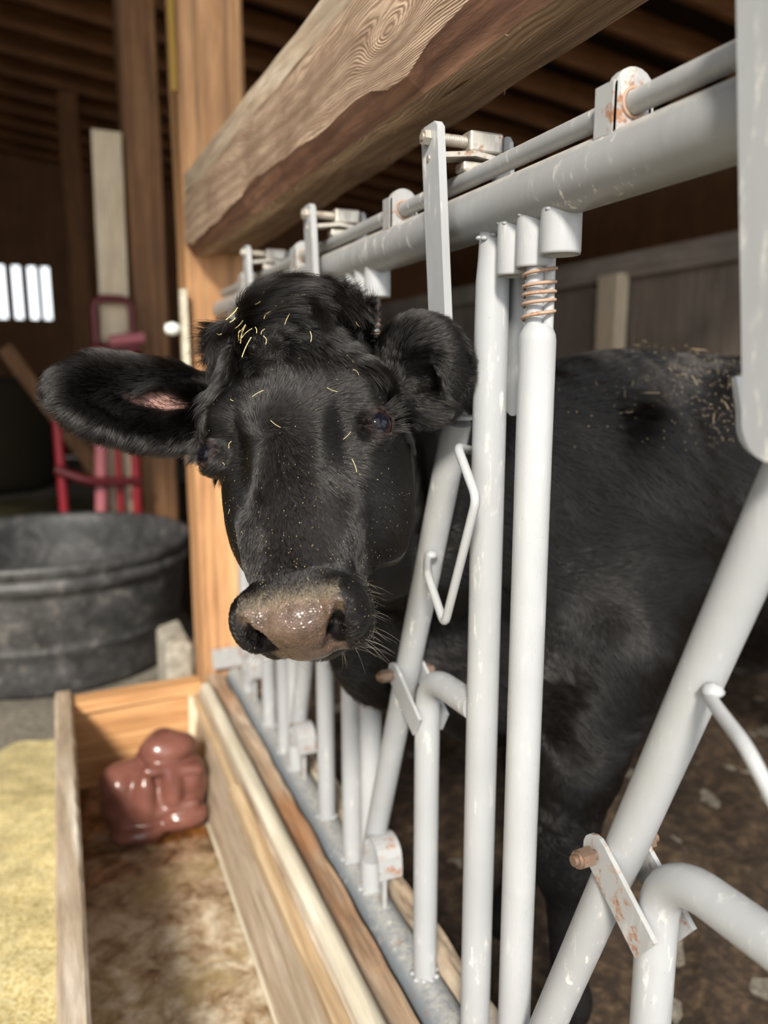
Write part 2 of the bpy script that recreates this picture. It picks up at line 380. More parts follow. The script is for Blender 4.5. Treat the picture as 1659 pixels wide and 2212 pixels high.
# pale board leaning behind, white knob, plank
build('leaning_board', plank((.30, 4.42, 0), (.335, 4.42, 2.46), .145, .03, up=(0, 1, 0), seg=20, amp=.004), M['pale'],
      label='tall pale board standing upright in front of the brown timber post', cat='board')
build('leaning_plank', plank((-.29, 5.9, 1.42), (.52, 5.9, .10), .10, .04, up=(0, 1, 0), amp=.004), M['post2'],
      label='brown plank leaning at a slant in the dark left of the red metal truck', cat='plank')
kn = MB(); kn.lathe([(0, -.022), (.018, -.018), (.026, 0), (.018, .018), (0, .022)], n=20); kn.v = [(p[2]*1.1+.345, p[0]*.8+2.47, p[1]*.8+1.382) for p in kn.v]
kr = empty('wall_fitting', (.385, 2.47, 1.25), 'small white knob on a cream bracket fixed to the left side of the golden post', 'fitting')
build('bracket', MB().box((.372, 2.455, 1.20), (.392, 2.495, 1.50), .002), M['cream'], kr)
build('knob', kn, M['white'], kr)
br = MB(); br.lathe([(0, -.05), (.03, -.045), (.045, -.01), (.03, .03), (.022, .06), (0, .065)], (1.02, 2.3, 1.86), 20)
# ------------------------------------------------------------------ red hand truck behind
def fr(pts, r=.02, n=10): return MB().tube(fillet([(x*1.08, y+.32, max(.02, z*1.08-.1)) for x, y, z in pts], .06), r, n)
ht = empty('hand_truck', (.2, 4.3, 0), 'red metal hand truck standing in front of the brown timber post, behind the rubber tub', 'hand truck')
build('side_rail', fr([(.145, 3.92, .0), (.20, 4.03, 1.05)], .032), M['pink'], ht)
build('side_rail', fr([(.33, 3.95, .0), (.36, 4.0, 1.42)], .026), M['red'], ht)
build('middle_rail', fr([(.265, 4.0, .0), (.27, 4.03, 1.30)], .018), M['red'], ht)
build('outer_rail', fr([(.01, 3.95, .05), (-.0, 4.0, 1.10), (.22, 4.0, 1.35)], .024), M['red'], ht)
build('cross_bar', fr([(-.02, 3.93, .80), (.12, 3.90, .74), (.36, 3.95, .72)], .024), M['darkred'], ht)
build('handle', fr([(.20, 4.0, 1.33), (.20, 4.02, 1.60), (.37, 4.02, 1.60), (.37, 4.0, 1.33)], .02), M['darkred'], ht)
build('cross_bar', fr([(.18, 4.0, 1.36), (.40, 4.0, 1.37)], .035), M['darkred'], ht)
build('cross_bar', fr([(.26, 3.98, 1.40), (.42, 3.98, 1.42)], .03), M['pink'], ht)
build('toe_plate', MB().box((.0, 4.26, .0), (.38, 4.34, .03), .005), M['darkred'], ht)
build('cross_bar', fr([(.0, 3.95, .56), (.16, 3.92, .56)], .02), M['darkred'], ht)
# dim machinery far at left, filled in by an added dark round shape
for (x, z, r) in ((-.52, .97, .035), (-.36, 1.00, .045), (-.42, .88, .04)): pass
ob = MB(); ob.lathe([(0, 0), (.9, 0), (1.0, .1), (1.0, 1.1), (.9, 1.2), (0, 1.2)], (-1.0, 9.6, 0), 40)
build('dark_filler', wobble(ob, .05, 3), mat('dark filler', (.035, .026, .012), .9), label='dark round bale added for the dim machinery far behind the rubber tub', cat='filler')
hb = grid_plane(-3.2, .6, 4.8, 8.6, 60, 60, lambda x, y: max(-.02, .22*math.exp(-((x+1)/1.6)**2-((y-6.8)/1.2)**2)+.03*nz.noise(V((x*6, y*6, 0)))-.03))
build('loose_hay', hb, ground('dull green hay', [(.3, (.05, .04, .015)), (.5, (.12, .105, .04)), (.7, (.22, .19, .08))], 30), label='dull greenish hay spread over the barn floor behind the tub', cat='hay', kind='stuff')

# ------------------------------------------------------------------ rubber tub
tr = empty('stock_tub', (-.075, 3.62, 0), 'large round black rubber tub standing on the floor beyond the trough', 'tub')
prof = [(.0, .0), (.49, .0), (.508, .02), (.512, .10), (.530, .17), (.545, .185), (.548, .20), (.540, .212), (.556, .235), (.575, .40), (.578, .43), (.600, .440), (.607, .455), (.606, .475), (.598, .485), (.592, .49),
        (.606, .50), (.612, .53), (.606, .545), (.588, .547), (.578, .53), (.57, .48), (.545, .30), (.50, .05), (.48, .035), (0, .035)]
build('tub_body', MB().lathe(prof, (-.075, 3.62, 0), 96), M['rubber'], tr)
# pale block and post foot
bk = MB().box((.29, 2.62, 0), (.38, 2.88, .33), .02)
build('concrete_block', wobble(bk, .015, 14), M['rubble'], label='pale crumbling concrete block between the rubber tub and the golden post', cat='block')

# ------------------------------------------------------------------ feed trough
tq = empty('feed_trough', (.14, 1.4, 0), 'long weathered wooden feed trough along the foot of the headlock fence', 'trough')
ya, ye = -.3, 2.40
build('floor_board', grid_plane(-.02, .32, ya, 2.35, 30, 160, lambda x, y: .0+.004*nz.noise(V((x*14, y*8, 0)))), M['trough_floor'], tq, origin=(0, .25, 0))
lw = MB().box((-.062, ya, -.0), (-.018, ye, .30), .004)
lwm = MB(); n_ = 70
for i in range(n_+1):
    y = ya+(ye-ya)*i/n_; j1 = .003*nz.noise(V((y*9, 0, 0))); j2 = .006*nz.noise(V((y*25, 4, 0)))+.003*nz.noise(V((y*60, 4, 0)))
    lwm.v += [(-.062, y, 0), (-.062+j1, y, .298), (-.056, y, .302), (-.02+j2, y, .300+j1), (-.014+j2, y, .293), (-.018, y, 0)]
for i in range(n_):
    for j in range(6): lwm.f.append((i*6+j, i*6+(j+1) % 6, (i+1)*6+(j+1) % 6, (i+1)*6+j)); lwm.sm.append(False)
lwm.f += [(0, 1, 2, 3, 4, 5), tuple(range(n_*6, n_*6+6))]; lwm.sm += [False, False]
build('left_board', lwm, M['trough'], tq)
eb = MB().prism([(-.02, 0), (.33, 0), (.345, .254), (-.02, .254)], 2.35, 2.395, 'y')
build('end_board', eb, M['trough_end'], tq)
build('end_cap', plank((-.058, 2.37, .266), (.362, 2.38, .266), .075, .036, amp=.004, seg=16), M['trough_end'], tq)
rb = MB()
for i in range(61):
    y = ya+(2.35-ya)*i/60; a = .003*nz.noise(V((y*5, 1, 0)))
    rb.v += [(.315, y, -.0), (.350+a, y, .262), (.375, y, .262), (.345, y, 0)]
for i in range(60):
    for j in range(4): rb.f.append((i*4+j, i*4+(j+1) % 4, (i+1)*4+(j+1) % 4, (i+1)*4+j)); rb.sm.append(False)
rb.f += [(0, 1, 2, 3), (240, 241, 242, 243)]; rb.sm += [False]*2
build('right_board', rb, M['trough'], tq)
build('corner_strip', MB().tube([(.313, ya, .006), (.313, 2.0, .006)], .005, 8), M['cream'], tq)
build('corner_strip', plank((.325, 2.325, .0), (.335, 2.325, .25), .03, .03, up=(0, 1, 0)), M['pale'], tq)
build('tan_strip', plank((.345, ya, .246), (.338, 1.72, .250), .026, .030, amp=.004, seg=40), M['tan'], tq)
build('tan_strip', plank((.340, 1.74, .245), (.338, 2.33, .245), .016, .022, amp=.004, seg=20), M['tan'], tq)
cs = MB().tube([(.378-.006*k/27, ya+.1*k, .283+.002*nz.noise(V((k*.7, 0, 0)))) for k in range(27)], .019, 14)
build('cream_strip', cs, M['cream'], tq)
# ledge board and rear curb carrying the fence

def long_board(x0, x1, z0, z1, y0, y1, seg, amp, sc, mname, name, **kw):
    mb = MB(); nx = 6
    prof = [(x0, z0)]+[(x0+(x1-x0)*i/nx, z1) for i in range(nx+1)]+[(x1, z0)]; n = len(prof)
    for i in range(seg+1):
        y = y0+(y1-y0)*i/seg
        for j, (x, z) in enumerate(prof):
            if 0 < j < n-1:
                z += amp*nz.noise(V((x*60, y*sc, 0)))+amp*.5*nz.noise(V((x*150, y*sc*2.5, 5))); x += amp*.6*nz.noise(V((x*9, y*sc*1.5, 3)))
            mb.v.append((x, y, z))
    for i in range(seg):
        for j in range(n): mb.f.append((i*n+j, i*n+(j+1) % n, (i+1)*n+(j+1) % n, (i+1)*n+j)); mb.sm.append(False)
    mb.f += [tuple(range(n))[::-1], tuple(range(seg*n, seg*n+n))]; mb.sm += [False]*2
    return build(name, mb, M[mname], **kw)
long_board(.402, .452, 0, .262, ya, 2.46, 120, .006, 7, 'ledge', 'ledge_board', label='cracked brown board running between the trough and the bottom tube of the fence', cat='board')
long_board(.538, .585, 0, .245, -.3, 2.48, 120, .012, 8, 'trough', 'curb_board', label='ragged weathered board on the pen side of the bottom tube of the fence', cat='board')
M['concrete2'] = M['rubble']

# ------------------------------------------------------------------ molasses lick block
def blob(cx, cy, cz, parts, res=46, size=.22):
    pass
lk_me = bpy.data.metaballs.new('lick'); 
# ------------------------------------------------------------------ implicit surface tools (used for lick and calf)
class Field:
    def __init__(s, xs, ys, zs):
        s.ax = [np.asarray(a, np.float32) for a in (xs, ys, zs)]; s.phi = np.full([len(a) for a in s.ax], 1.0, np.float32)
    def win(s, lo, hi):
        sl = []
        for a, l, h in zip(s.ax, lo, hi):
            i0 = max(0, int(np.searchsorted(a, l))-1); i1 = min(len(a), int(np.searchsorted(a, h))+1)
            if i1 <= i0: return None, None
            sl.append(slice(i0, i1))
        P = np.stack(np.meshgrid(*[a[q] for a, q in zip(s.ax, sl)], indexing='ij'), -1); return tuple(sl), P
    def comb(s, sl, d, k, op):
        a = s.phi[sl]
        if op == 'add':
            h = np.clip(.5+.5*(a-d)/k, 0, 1); s.phi[sl] = a*(1-h)+d*h-k*h*(1-h)
        else:
            d = -d; h = np.clip(.5-.5*(a-d)/k, 0, 1); s.phi[sl] = a*(1-h)+d*h+k*h*(1-h)
    def ell(s, c, R, r, k=.02, op='add'):
        """ellipsoid: centre c, rows of R its axes, radii r"""
        c = np.asarray(c, float); R = np.asarray(R, float); r = np.asarray(r, float)
        ext = np.sqrt(((R*r[:, None])**2).sum(0))+k*1.6; sl, P = s.win(c-ext, c+ext)
        if sl is None: return
        q = (P-c) @ R.T; k0 = np.linalg.norm(q/r, axis=-1); k1 = np.linalg.norm(q/(r*r), axis=-1)+1e-9
        s.comb(sl, (k0*(k0-1)/k1).astype(np.float32), k, op)
    def cone(s, a, b, ra, rb, k=.02, op='add', sq=None):
        """round cone from a to b; sq=(axis, factor) flattens it across the axis"""
        a = np.asarray(a, float); b = np.asarray(b, float); m_ = max(ra, rb)*(max(1, sq[1]) if sq else 1)+k*1.6
        sl, P = s.win(np.minimum(a, b)-m_, np.maximum(a, b)+m_)
        if sl is None: return
        ab = b-a; t = np.clip(((P-a) @ ab)/(ab @ ab), 0, 1); q = P-(a+t[..., None]*ab)
        if sq:
            n_ = np.asarray(sq[0], float); n_ = n_/np.linalg.norm(n_); h = q @ n_; q = q+(h*(1/sq[1]-1))[..., None]*n_
        s.comb(sl, (np.linalg.norm(q, axis=-1)-(ra+(rb-ra)*t)).astype(np.float32), k, op)
    def mesh(s):
        phi = s.phi; ins = phi < 0; nx, ny, nz_ = phi.shape
        cnt = np.zeros((nx-1, ny-1, nz_-1), np.int8)
        for dx in (0, 1):
            for dy in (0, 1):
                for dz in (0, 1): cnt += ins[dx:nx-1+dx, dy:ny-1+dy, dz:nz_-1+dz]
        act = np.argwhere((cnt > 0) & (cnt < 8)); idx = np.full(cnt.shape, -1, np.int32); idx[tuple(act.T)] = np.arange(len(act))
        acc = np.zeros((len(act), 3)); num = np.zeros(len(act))
        cor = [(0, 0, 0), (1, 0, 0), (0, 1, 0), (1, 1, 0), (0, 0, 1), (1, 0, 1), (0, 1, 1), (1, 1, 1)]
        def pos(o): return np.stack([s.ax[i][act[:, i]+o[i]] for i in range(3)], -1).astype(float)
        def val(o): return phi[act[:, 0]+o[0], act[:, 1]+o[1], act[:, 2]+o[2]].astype(float)
        for a in range(8):
            for b in range(a+1, 8):
                if sum(abs(p-q) for p, q in zip(cor[a], cor[b])) != 1: continue
                va, vb = val(cor[a]), val(cor[b]); m_ = (va < 0) != (vb < 0)
                t = np.where(m_, va/np.where(m_, va-vb, 1), 0)[:, None]
                acc += np.where(m_[:, None], pos(cor[a])*(1-t)+pos(cor[b])*t, 0); num += m_
        vs = acc/num[:, None]; quads = []
        for ax in range(3):
            o = [0, 0, 0]; o[ax] = 1
            A = ins[:nx-o[0], :ny-o[1], :nz_-o[2]]; B = ins[o[0]:, o[1]:, o[2]:]
            e = np.argwhere(A != B); b_, c_ = [(1, 2), (2, 0), (0, 1)][ax]
            e = e[(e[:, b_] > 0) & (e[:, c_] > 0)]; e = e[(e[:, b_] < phi.shape[b_]-1) & (e[:, c_] < phi.shape[c_]-1)]
            def cell(db, dc):
                q = e.copy(); q[:, b_] -= db; q[:, c_] -= dc; return idx[q[:, 0], q[:, 1], q[:, 2]]
            q4 = np.stack([cell(1, 1), cell(0, 1), cell(0, 0), cell(1, 0)], -1)
            fl = ins[e[:, 0], e[:, 1], e[:, 2]]; q4[~fl] = q4[~fl][:, ::-1]; quads.append(q4)
        return vs, np.concatenate(quads)
def np_mesh(name, vs, fs, org, m, parent=None):
    me = bpy.data.meshes.new(name); me.from_pydata((vs-np.array(org)).tolist(), [], fs.tolist()); me.update()
    me.polygons.foreach_set('use_smooth', [True]*len(me.polygons)); me.materials.append(m)
    o = bpy.data.objects.new(name, me); COL.objects.link(o)
    if parent: o.parent = parent; o.location = V(org)-wloc(parent)
    else: o.location = org
    return o
bpy.data.metaballs.remove(lk_me)
I3 = np.eye(3)
def lick_block():
    F = Field(np.arange(.02, .36, .005), np.arange(1.86, 2.30, .005), np.arange(-.01, .30, .005))
    F.ell((.13, 2.08, .09), I3, (.085, .075, .115), .02); F.ell((.23, 2.10, .11), I3, (.095, .080, .16), .02)
    F.ell((.105, 2.07, .145), I3, (.060, .060, .055), .012); F.ell((.18, 2.05, .07), I3, (.12, .060, .07), .012)
    F.ell((.235, 2.07, .225), I3, (.080, .055, .050), .010); F.ell((.285, 2.06, .12), I3, (.055, .060, .09), .012)
    F.ell((.16, 2.02, .10), I3, (.034, .040, .085), .010); F.ell((.235, 2.02, .13), I3, (.036, .040, .075), .010)
    F.ell((.14, 2.01, .03), I3, (.080, .050, .030), .008); F.ell((.26, 2.01, .045), I3, (.070, .045, .040), .008)
    F.cone((.10, 2.01, .06), (.29, 1.995, .085), .015, .017, .010); F.cone((.17, 2.02, .195), (.31, 2.02, .175), .018, .018, .010)
    F.cone((.14, 2.01, .02), (.30, 2.0, .055), .014, .018, .010)
    vs, fs = F.mesh(); vs[:, 2] = np.maximum(vs[:, 2]*.98, .006); vs[:, 0] = (vs[:, 0]-.19)*.98+.178
    vs += np.array([tuple(nz.noise_vector(V(v)*16)*.007) for v in vs]); vs[:, 2] = np.maximum(vs[:, 2], .006)
    o = np_mesh('molasses_lick', vs, fs, (.19, 2.1, .0), M['lick'])
    return tag(o, 'slumped glossy brown molasses lick block inside the far end of the trough', 'feed block')
lick_block()
build('feed_heap', grid_plane(-1.6, -.064, -.5, 2.82, 60, 110, lambda x, y: max(-.02, .05+.02*nz.noise(V((x*5, y*5, 0)))-max(0, y-2.1)*.09-max(0, -.9-x)*.06)), M['feed'],
      label='bright yellow crushed feed spread on the floor left of the trough', cat='feed', kind='stuff')

# ------------------------------------------------------------------ headlock fence
FX, P_, ZT, ZB = .5, .503, 1.441, .235
fence = empty('headlock_fence', (FX, 1.1, .2), 'grey tubular steel headlock fence the calf pokes its head through', 'fence')
tb = MB().tube([(FX, -.35, ZT), (FX, 2.47, ZT)], .031, 28)
build('top_rail', tb, M['toprail'], fence)
build('bottom_rail', MB().tube([(FX, -.35, ZB), (FX, 2.47, ZB)], .034, 28), M['rail'], fence)
build('lock_rod', MB().tube([(FX, -.35, 1.490), (FX, 2.45, 1.490)], .0108, 18), M['toprail'], fence)
def weld(mb, c, r, z, seed):
    for k in range(9):
        a = 2*PI*k/9+seed; p = V((c[0]+r*math.cos(a), c[1]+r*math.sin(a), z+.002*math.sin(k*2.3)))
        mb.lathe([(0, -.0035), (.004, -.002), (.0055, 0), (.004, .002), (0, .0035)], p, 8)
for k in (-1, 0, 1, 2):
    d = k*P_
    # fixed post A
    yA = .842+d
    if k >= 0:
        mb = MB().tube([(FX, yA, z) for z in (ZB, .6, 1.0, 1.30, 1.36, 1.385, 1.405, 1.43)], [.0212]*4+[.0205, .0185, .0175, .018], 26)
        weld(mb, (FX, yA), .017, 1.409, k); weld(mb, (FX, yA), .022, ZB+.032, k)
        build('fixed_post', mb, M['paint'], fence)
        # spring post B with crimped neck
        yB = .742+d
        mb = MB().tube([(FX, yB, z) for z in (ZB, .6, 1.0, 1.285, 1.292, 1.298, 1.303)], [.0208]*4+[.0198, .017, .0135], 26)
        weld(mb, (FX, yB), .022, ZB+.032, k)
        pb = build('spring_post', mb, M['paint_clean'], fence)
        nk = MB().tube([(FX-.003, yB+.003, 1.295), (FX-.003, yB+.003, 1.38)], .0105, 16); nk.tube([(FX+.008, yB-.007, 1.295), (FX+.008, yB-.007, 1.38)], .0065, 12)
        build('neck', nk, M['paint_clean'], pb)
        sp = []
        for i in range(150):
            t = i/149; a = 2*PI*5.3*t; z = 1.302+.066*t; z = 1.303+.066*(t+.05*math.sin(2*PI*t))
            sp.append((FX+.0175*math.cos(a), yB+.0175*math.sin(a), z))
        build('coil_spring', MB().tube(sp, .0021, 8), M['rust'], pb)
        for i, (ys, hb) in enumerate(((.792, 1.360), (.752, 1.364), (.706, 1.372))):
            mb = MB().lathe([(.0185, hb+.01), (.0185, hb), (.0212, hb), (.0218, hb+.003), (.0215, 1.42), (.02, 1.43)], (FX, ys+d, 0), 26)
            mb.lathe([(0, hb+.012), (.0185, hb+.012)], (FX, ys+d, 0), 20)
            weld(mb, (FX, ys+d), .018, 1.418, i)
            build('guide_sleeve', mb, M['paint_clean'], fence)
        # plate behind post A
        pl = [(.806+d, 1.41), (.806+d, 1.235)]+[(.826+d+.018*math.cos(a), 1.215+.018*math.sin(a)) for a in np.linspace(PI, 2*PI, 8)]+[(.844+d, 1.41)]
        build('stop_plate', MB().prism(pl, .523, .530, 'x'), M['paint'], fence)
    # elbow pipe
    yU = 1.008+d
    up = fillet([(FX, yU, ZB), (FX, yU, .792), (FX, .86+d if k >= 0 else .86+d, .800)], .062, 12)
    mb = MB().tube(up, .0195, 24); weld(mb, (FX, yU), .02, ZB+.033, k)
    build('elbow_pipe', mb, M['paint'], fence)
    # swing bar
    off = -.022 if k == -1 else 0
    slope = (1.249-.93)/(1.179-.321)
    yb = lambda z: .93+off+d+(1.179-z)*slope
    sb = build('swing_bar', MB().tube([(FX, yb(z), z) for z in (.300, .5, .8, 1.1, 1.185)], .0205, 26), M['paint'], fence)
    # cradle at its top
    c0 = V((0, yb(1.19)+.002, 1.192)); pts = [(c0.y+.040, c0.z+.055), (c0.y+.033, c0.z+.03)]
    pts += [(c0.y+.005+.027*math.cos(a), c0.z+.022+.024*math.sin(a)) for a in np.linspace(-.15, -PI*.62, 9)]+[(c0.y-.035, c0.z-.001)]
    build('cradle', MB().shell(pts, .005, FX-.024, FX+.024), M['paint_clean'], sb)
    # bottom catch
    yc, zc = 1.185+d, .372
    pts = [(yc+.040, zc-.03), (yc+.034, zc)]+[(yc+.034*math.cos(a), zc+.012+.026*math.sin(a)) for a in np.linspace(.2, PI-.2, 11)]+[(yc-.036, zc-.006), (yc-.036, zc-.022)]
    cb = MB().shell(pts, .0045, FX-.024, FX+.022); cb.box((FX-.004, yc-.008, ZB+.03), (FX+.004, yc+.012, zc+.03))
    build('bottom_catch', cb, M['paint_rust'], fence)
    # pivot plates and bolt
    pA, pB = V((0, 1.082+d+off*.5, .768)), V((0, .995+d, .715)); dr = (pB-pA).normalized(); nr = V((0, -dr.z, dr.y))
    for sx in (-1, 1):
        x0 = FX+sx*.0235; poly = []
        for a in np.linspace(PI/2, 3*PI/2, 9): q = pA+dr*(.020*math.cos(a))+nr*(.020*math.sin(a)); poly.append((q.y, q.z))
        q = pB-nr*.020; poly.append((q.y, q.z)); q = pB+nr*.020; poly.append((q.y, q.z))
        build('pivot_plate', MB().prism(poly, x0-.0025, x0+.0025, 'x'), M['paint_rust'] if k == -1 else M['paint'], fence)
    bm_ = MB().tube([(.446, pA.y, pA.z), (.552, pA.y, pA.z)], .0055, 14); bm_.hexnut((pA.y, pA.z), .0105, .4535, .468); bm_.tube([(.450, pA.y, pA.z), (.4555, pA.y, pA.z)], .0085, 16); bm_.hexnut((pA.y, pA.z), .0105, .532, .545)
    build('pivot_bolt', bm_, M['boltrust'], fence)
    # wire handle on the swing bar
    hz = [(.490, .848+d+off, 1.162), (.462, .828+d+off, 1.160), (.445, .79+d+off, 1.100), (.445, .857+d+off, .928), (.445, .915+d+off, .982), (.482, .955+d+off, .990)]
    hz = [(.50, .845, 1.158), (.450, .828, 1.158), (.450, .779, 1.103), (.450, .853, .925), (.450, .907, .978), (.485, .99, 1.02)]
    lo = [(.485, .965, .985)]
    path = [(.498, .884, 1.150), (.452, .836, 1.160), (.448, .779, 1.105), (.448, .855, .926), (.450, .910, .980), (.474, .962, .985), (.488, .985, .985)]
    path = [(x, y+d+off*1.2, z) for x, y, z in path]
    build('wire_handle', MB().tube(fillet(path, .014, 7), .0058, 12), M['paint_clean'], sb)
    wl = MB().lathe([(0, -.006), (.007, -.004), (.010, 0), (.007, .005), (0, .007)], (.486, .973+d+off, .990), 10)
    build('weld_bead', wl, M['paint_clean'], sb)
    # release lever
    y0, y1 = .890+d, .934+d; ym = (y0+y1)/2
    tl = lambda a: [(yy_-(1.545-zz_)*.12, zz_) for yy_, zz_ in a]
    if k == -1: y0, y1, ym = y0+.012, y1+.013, ym+.012
    pl = [(y0+.006, 1.55), (y0, 1.543), (y0, 1.215)]+[(ym+(y1-y0)/2*math.cos(a), 1.212+(y1-y0)/2*math.sin(a)) for a in np.linspace(PI, 2*PI, 10)]+[(y1, 1.538), (y1-.008, 1.55)]
    lv = build('release_lever', MB().prism(tl(pl), .446, .4565, 'x'), M['paint'], fence)
    pf = [(y0, 1.42), (y0, 1.535), (y0+.006, 1.543), (y1-.006, 1.543), (y1, 1.535), (y1, 1.42)]
    build('far_plate', MB().prism(tl(pf), .547, .553, 'x'), M['paint'], lv)
    bt = MB().tube([(.436, ym, 1.535), (.56, ym, 1.535)], .0042, 12); bt.hexnut((ym, 1.535), .0095, .4375, .4455); bt.hexnut((ym, 1.511), .004, .4445, .447)
    build('lever_bolt', bt, M['zinc'], lv)
    sp = [(.4575+.040*i/260, ym+.0062*math.cos(2*PI*17*i/260), 1.535+.0062*math.sin(2*PI*17*i/260)) for i in range(261)]
    build('lever_spring', MB().tube(sp, .0011, 6), M['zinc'], lv)
    cl = MB().prism([(.4575, 1.5165), (.505, 1.5225), (.556, 1.5165), (.556, 1.5105), (.505, 1.5165), (.4575, 1.5105)], ym-.014, ym+.018, 'y')
    cl.box((.498, ym-.012, 1.522), (.546, ym+.012, 1.5475), .003); cl.box((.49, ym-.01, 1.499), (.53, ym+.014, 1.511), .003)
    build('latch_block', cl, M['zinc'], lv)
    # rod bracket
    yK = 1.110+d
    poly = [(FX-.023, 1.462), (FX-.022, 1.502)]+[(FX+.022*math.cos(a), 1.500+.020*math.sin(a)) for a in np.linspace(PI-.3, .3, 9)]+[(FX+.022, 1.502), (FX+.023, 1.462)]
    bk_ = MB().prism(poly, yK-.005, yK+.005, 'y'); bk_.box((FX-.023, yK-.005, 1.462), (FX-.018, yK+.022, 1.507), .001); bk_.box((FX+.016, yK-.005, 1.462), (FX+.021, yK+.022, 1.500), .001)
    kb = build('rod_bracket', bk_, M['paint_rust'], fence)
    build('bracket_ring', MB().tube([(FX+.0125*math.cos(a), yK-.0058, 1.490+.0125*math.sin(a)) for a in np.linspace(0, 2*PI, 25)], .0018, 6, False), M['rust'], kb)
build('end_post', MB().tube([(FX, 2.27, ZB), (FX, 2.27, ZT)], .021, 20), M['paint'], fence)
build('end_plate', MB().box((.425, 2.470, .27), (.57, 2.486, .34), .003), M['paint_rust'], fence)

# ------------------------------------------------------------------ the calf
def nrm(a): a = np.asarray(a, float); return a/np.linalg.norm(a)
HO = np.array([.258, .856, 1.165])                       # between the eyes
hv = nrm([HO[0], HO[1], HO[2]-CAM_H])                    # the calf looks roughly along this line
hR = nrm([hv[1], -hv[0], 0]); hU = np.cross(hR, hv)
ha, hy_, hr_ = math.radians(38), math.radians(15), math.radians(10.5)
F0 = -hU; U0 = -hv
F1 = F0*math.cos(ha)+U0*math.sin(ha); U1 = U0*math.cos(ha)-F0*math.sin(ha)
def rot(v, ax, t): return v*math.cos(t)+np.cross(ax, v)*math.sin(t)+ax*np.dot(ax, v)*(1-math.cos(t))
S2, U2, F2 = [rot(v, hU, -hy_) for v in (hR, U1, F1)]
HS, HU, HF = [rot(v, hv, hr_*-1) for v in (S2, U2, F2)]
HM = np.array([HS, HU, HF])
HK, HP, HN = 1.06, .87, 1.06          # head scale; face and poll length factors
def H(s, u, f): return HO+HK*(s*HS+u*HU+f*(HP if f > 0 else HN)*HF)
def HL(P):
    q = (P-HO) @ HM.T/HK; q[..., 2] = np.where(q[..., 2] > 0, q[..., 2]/HP, q[..., 2]/HN); return q

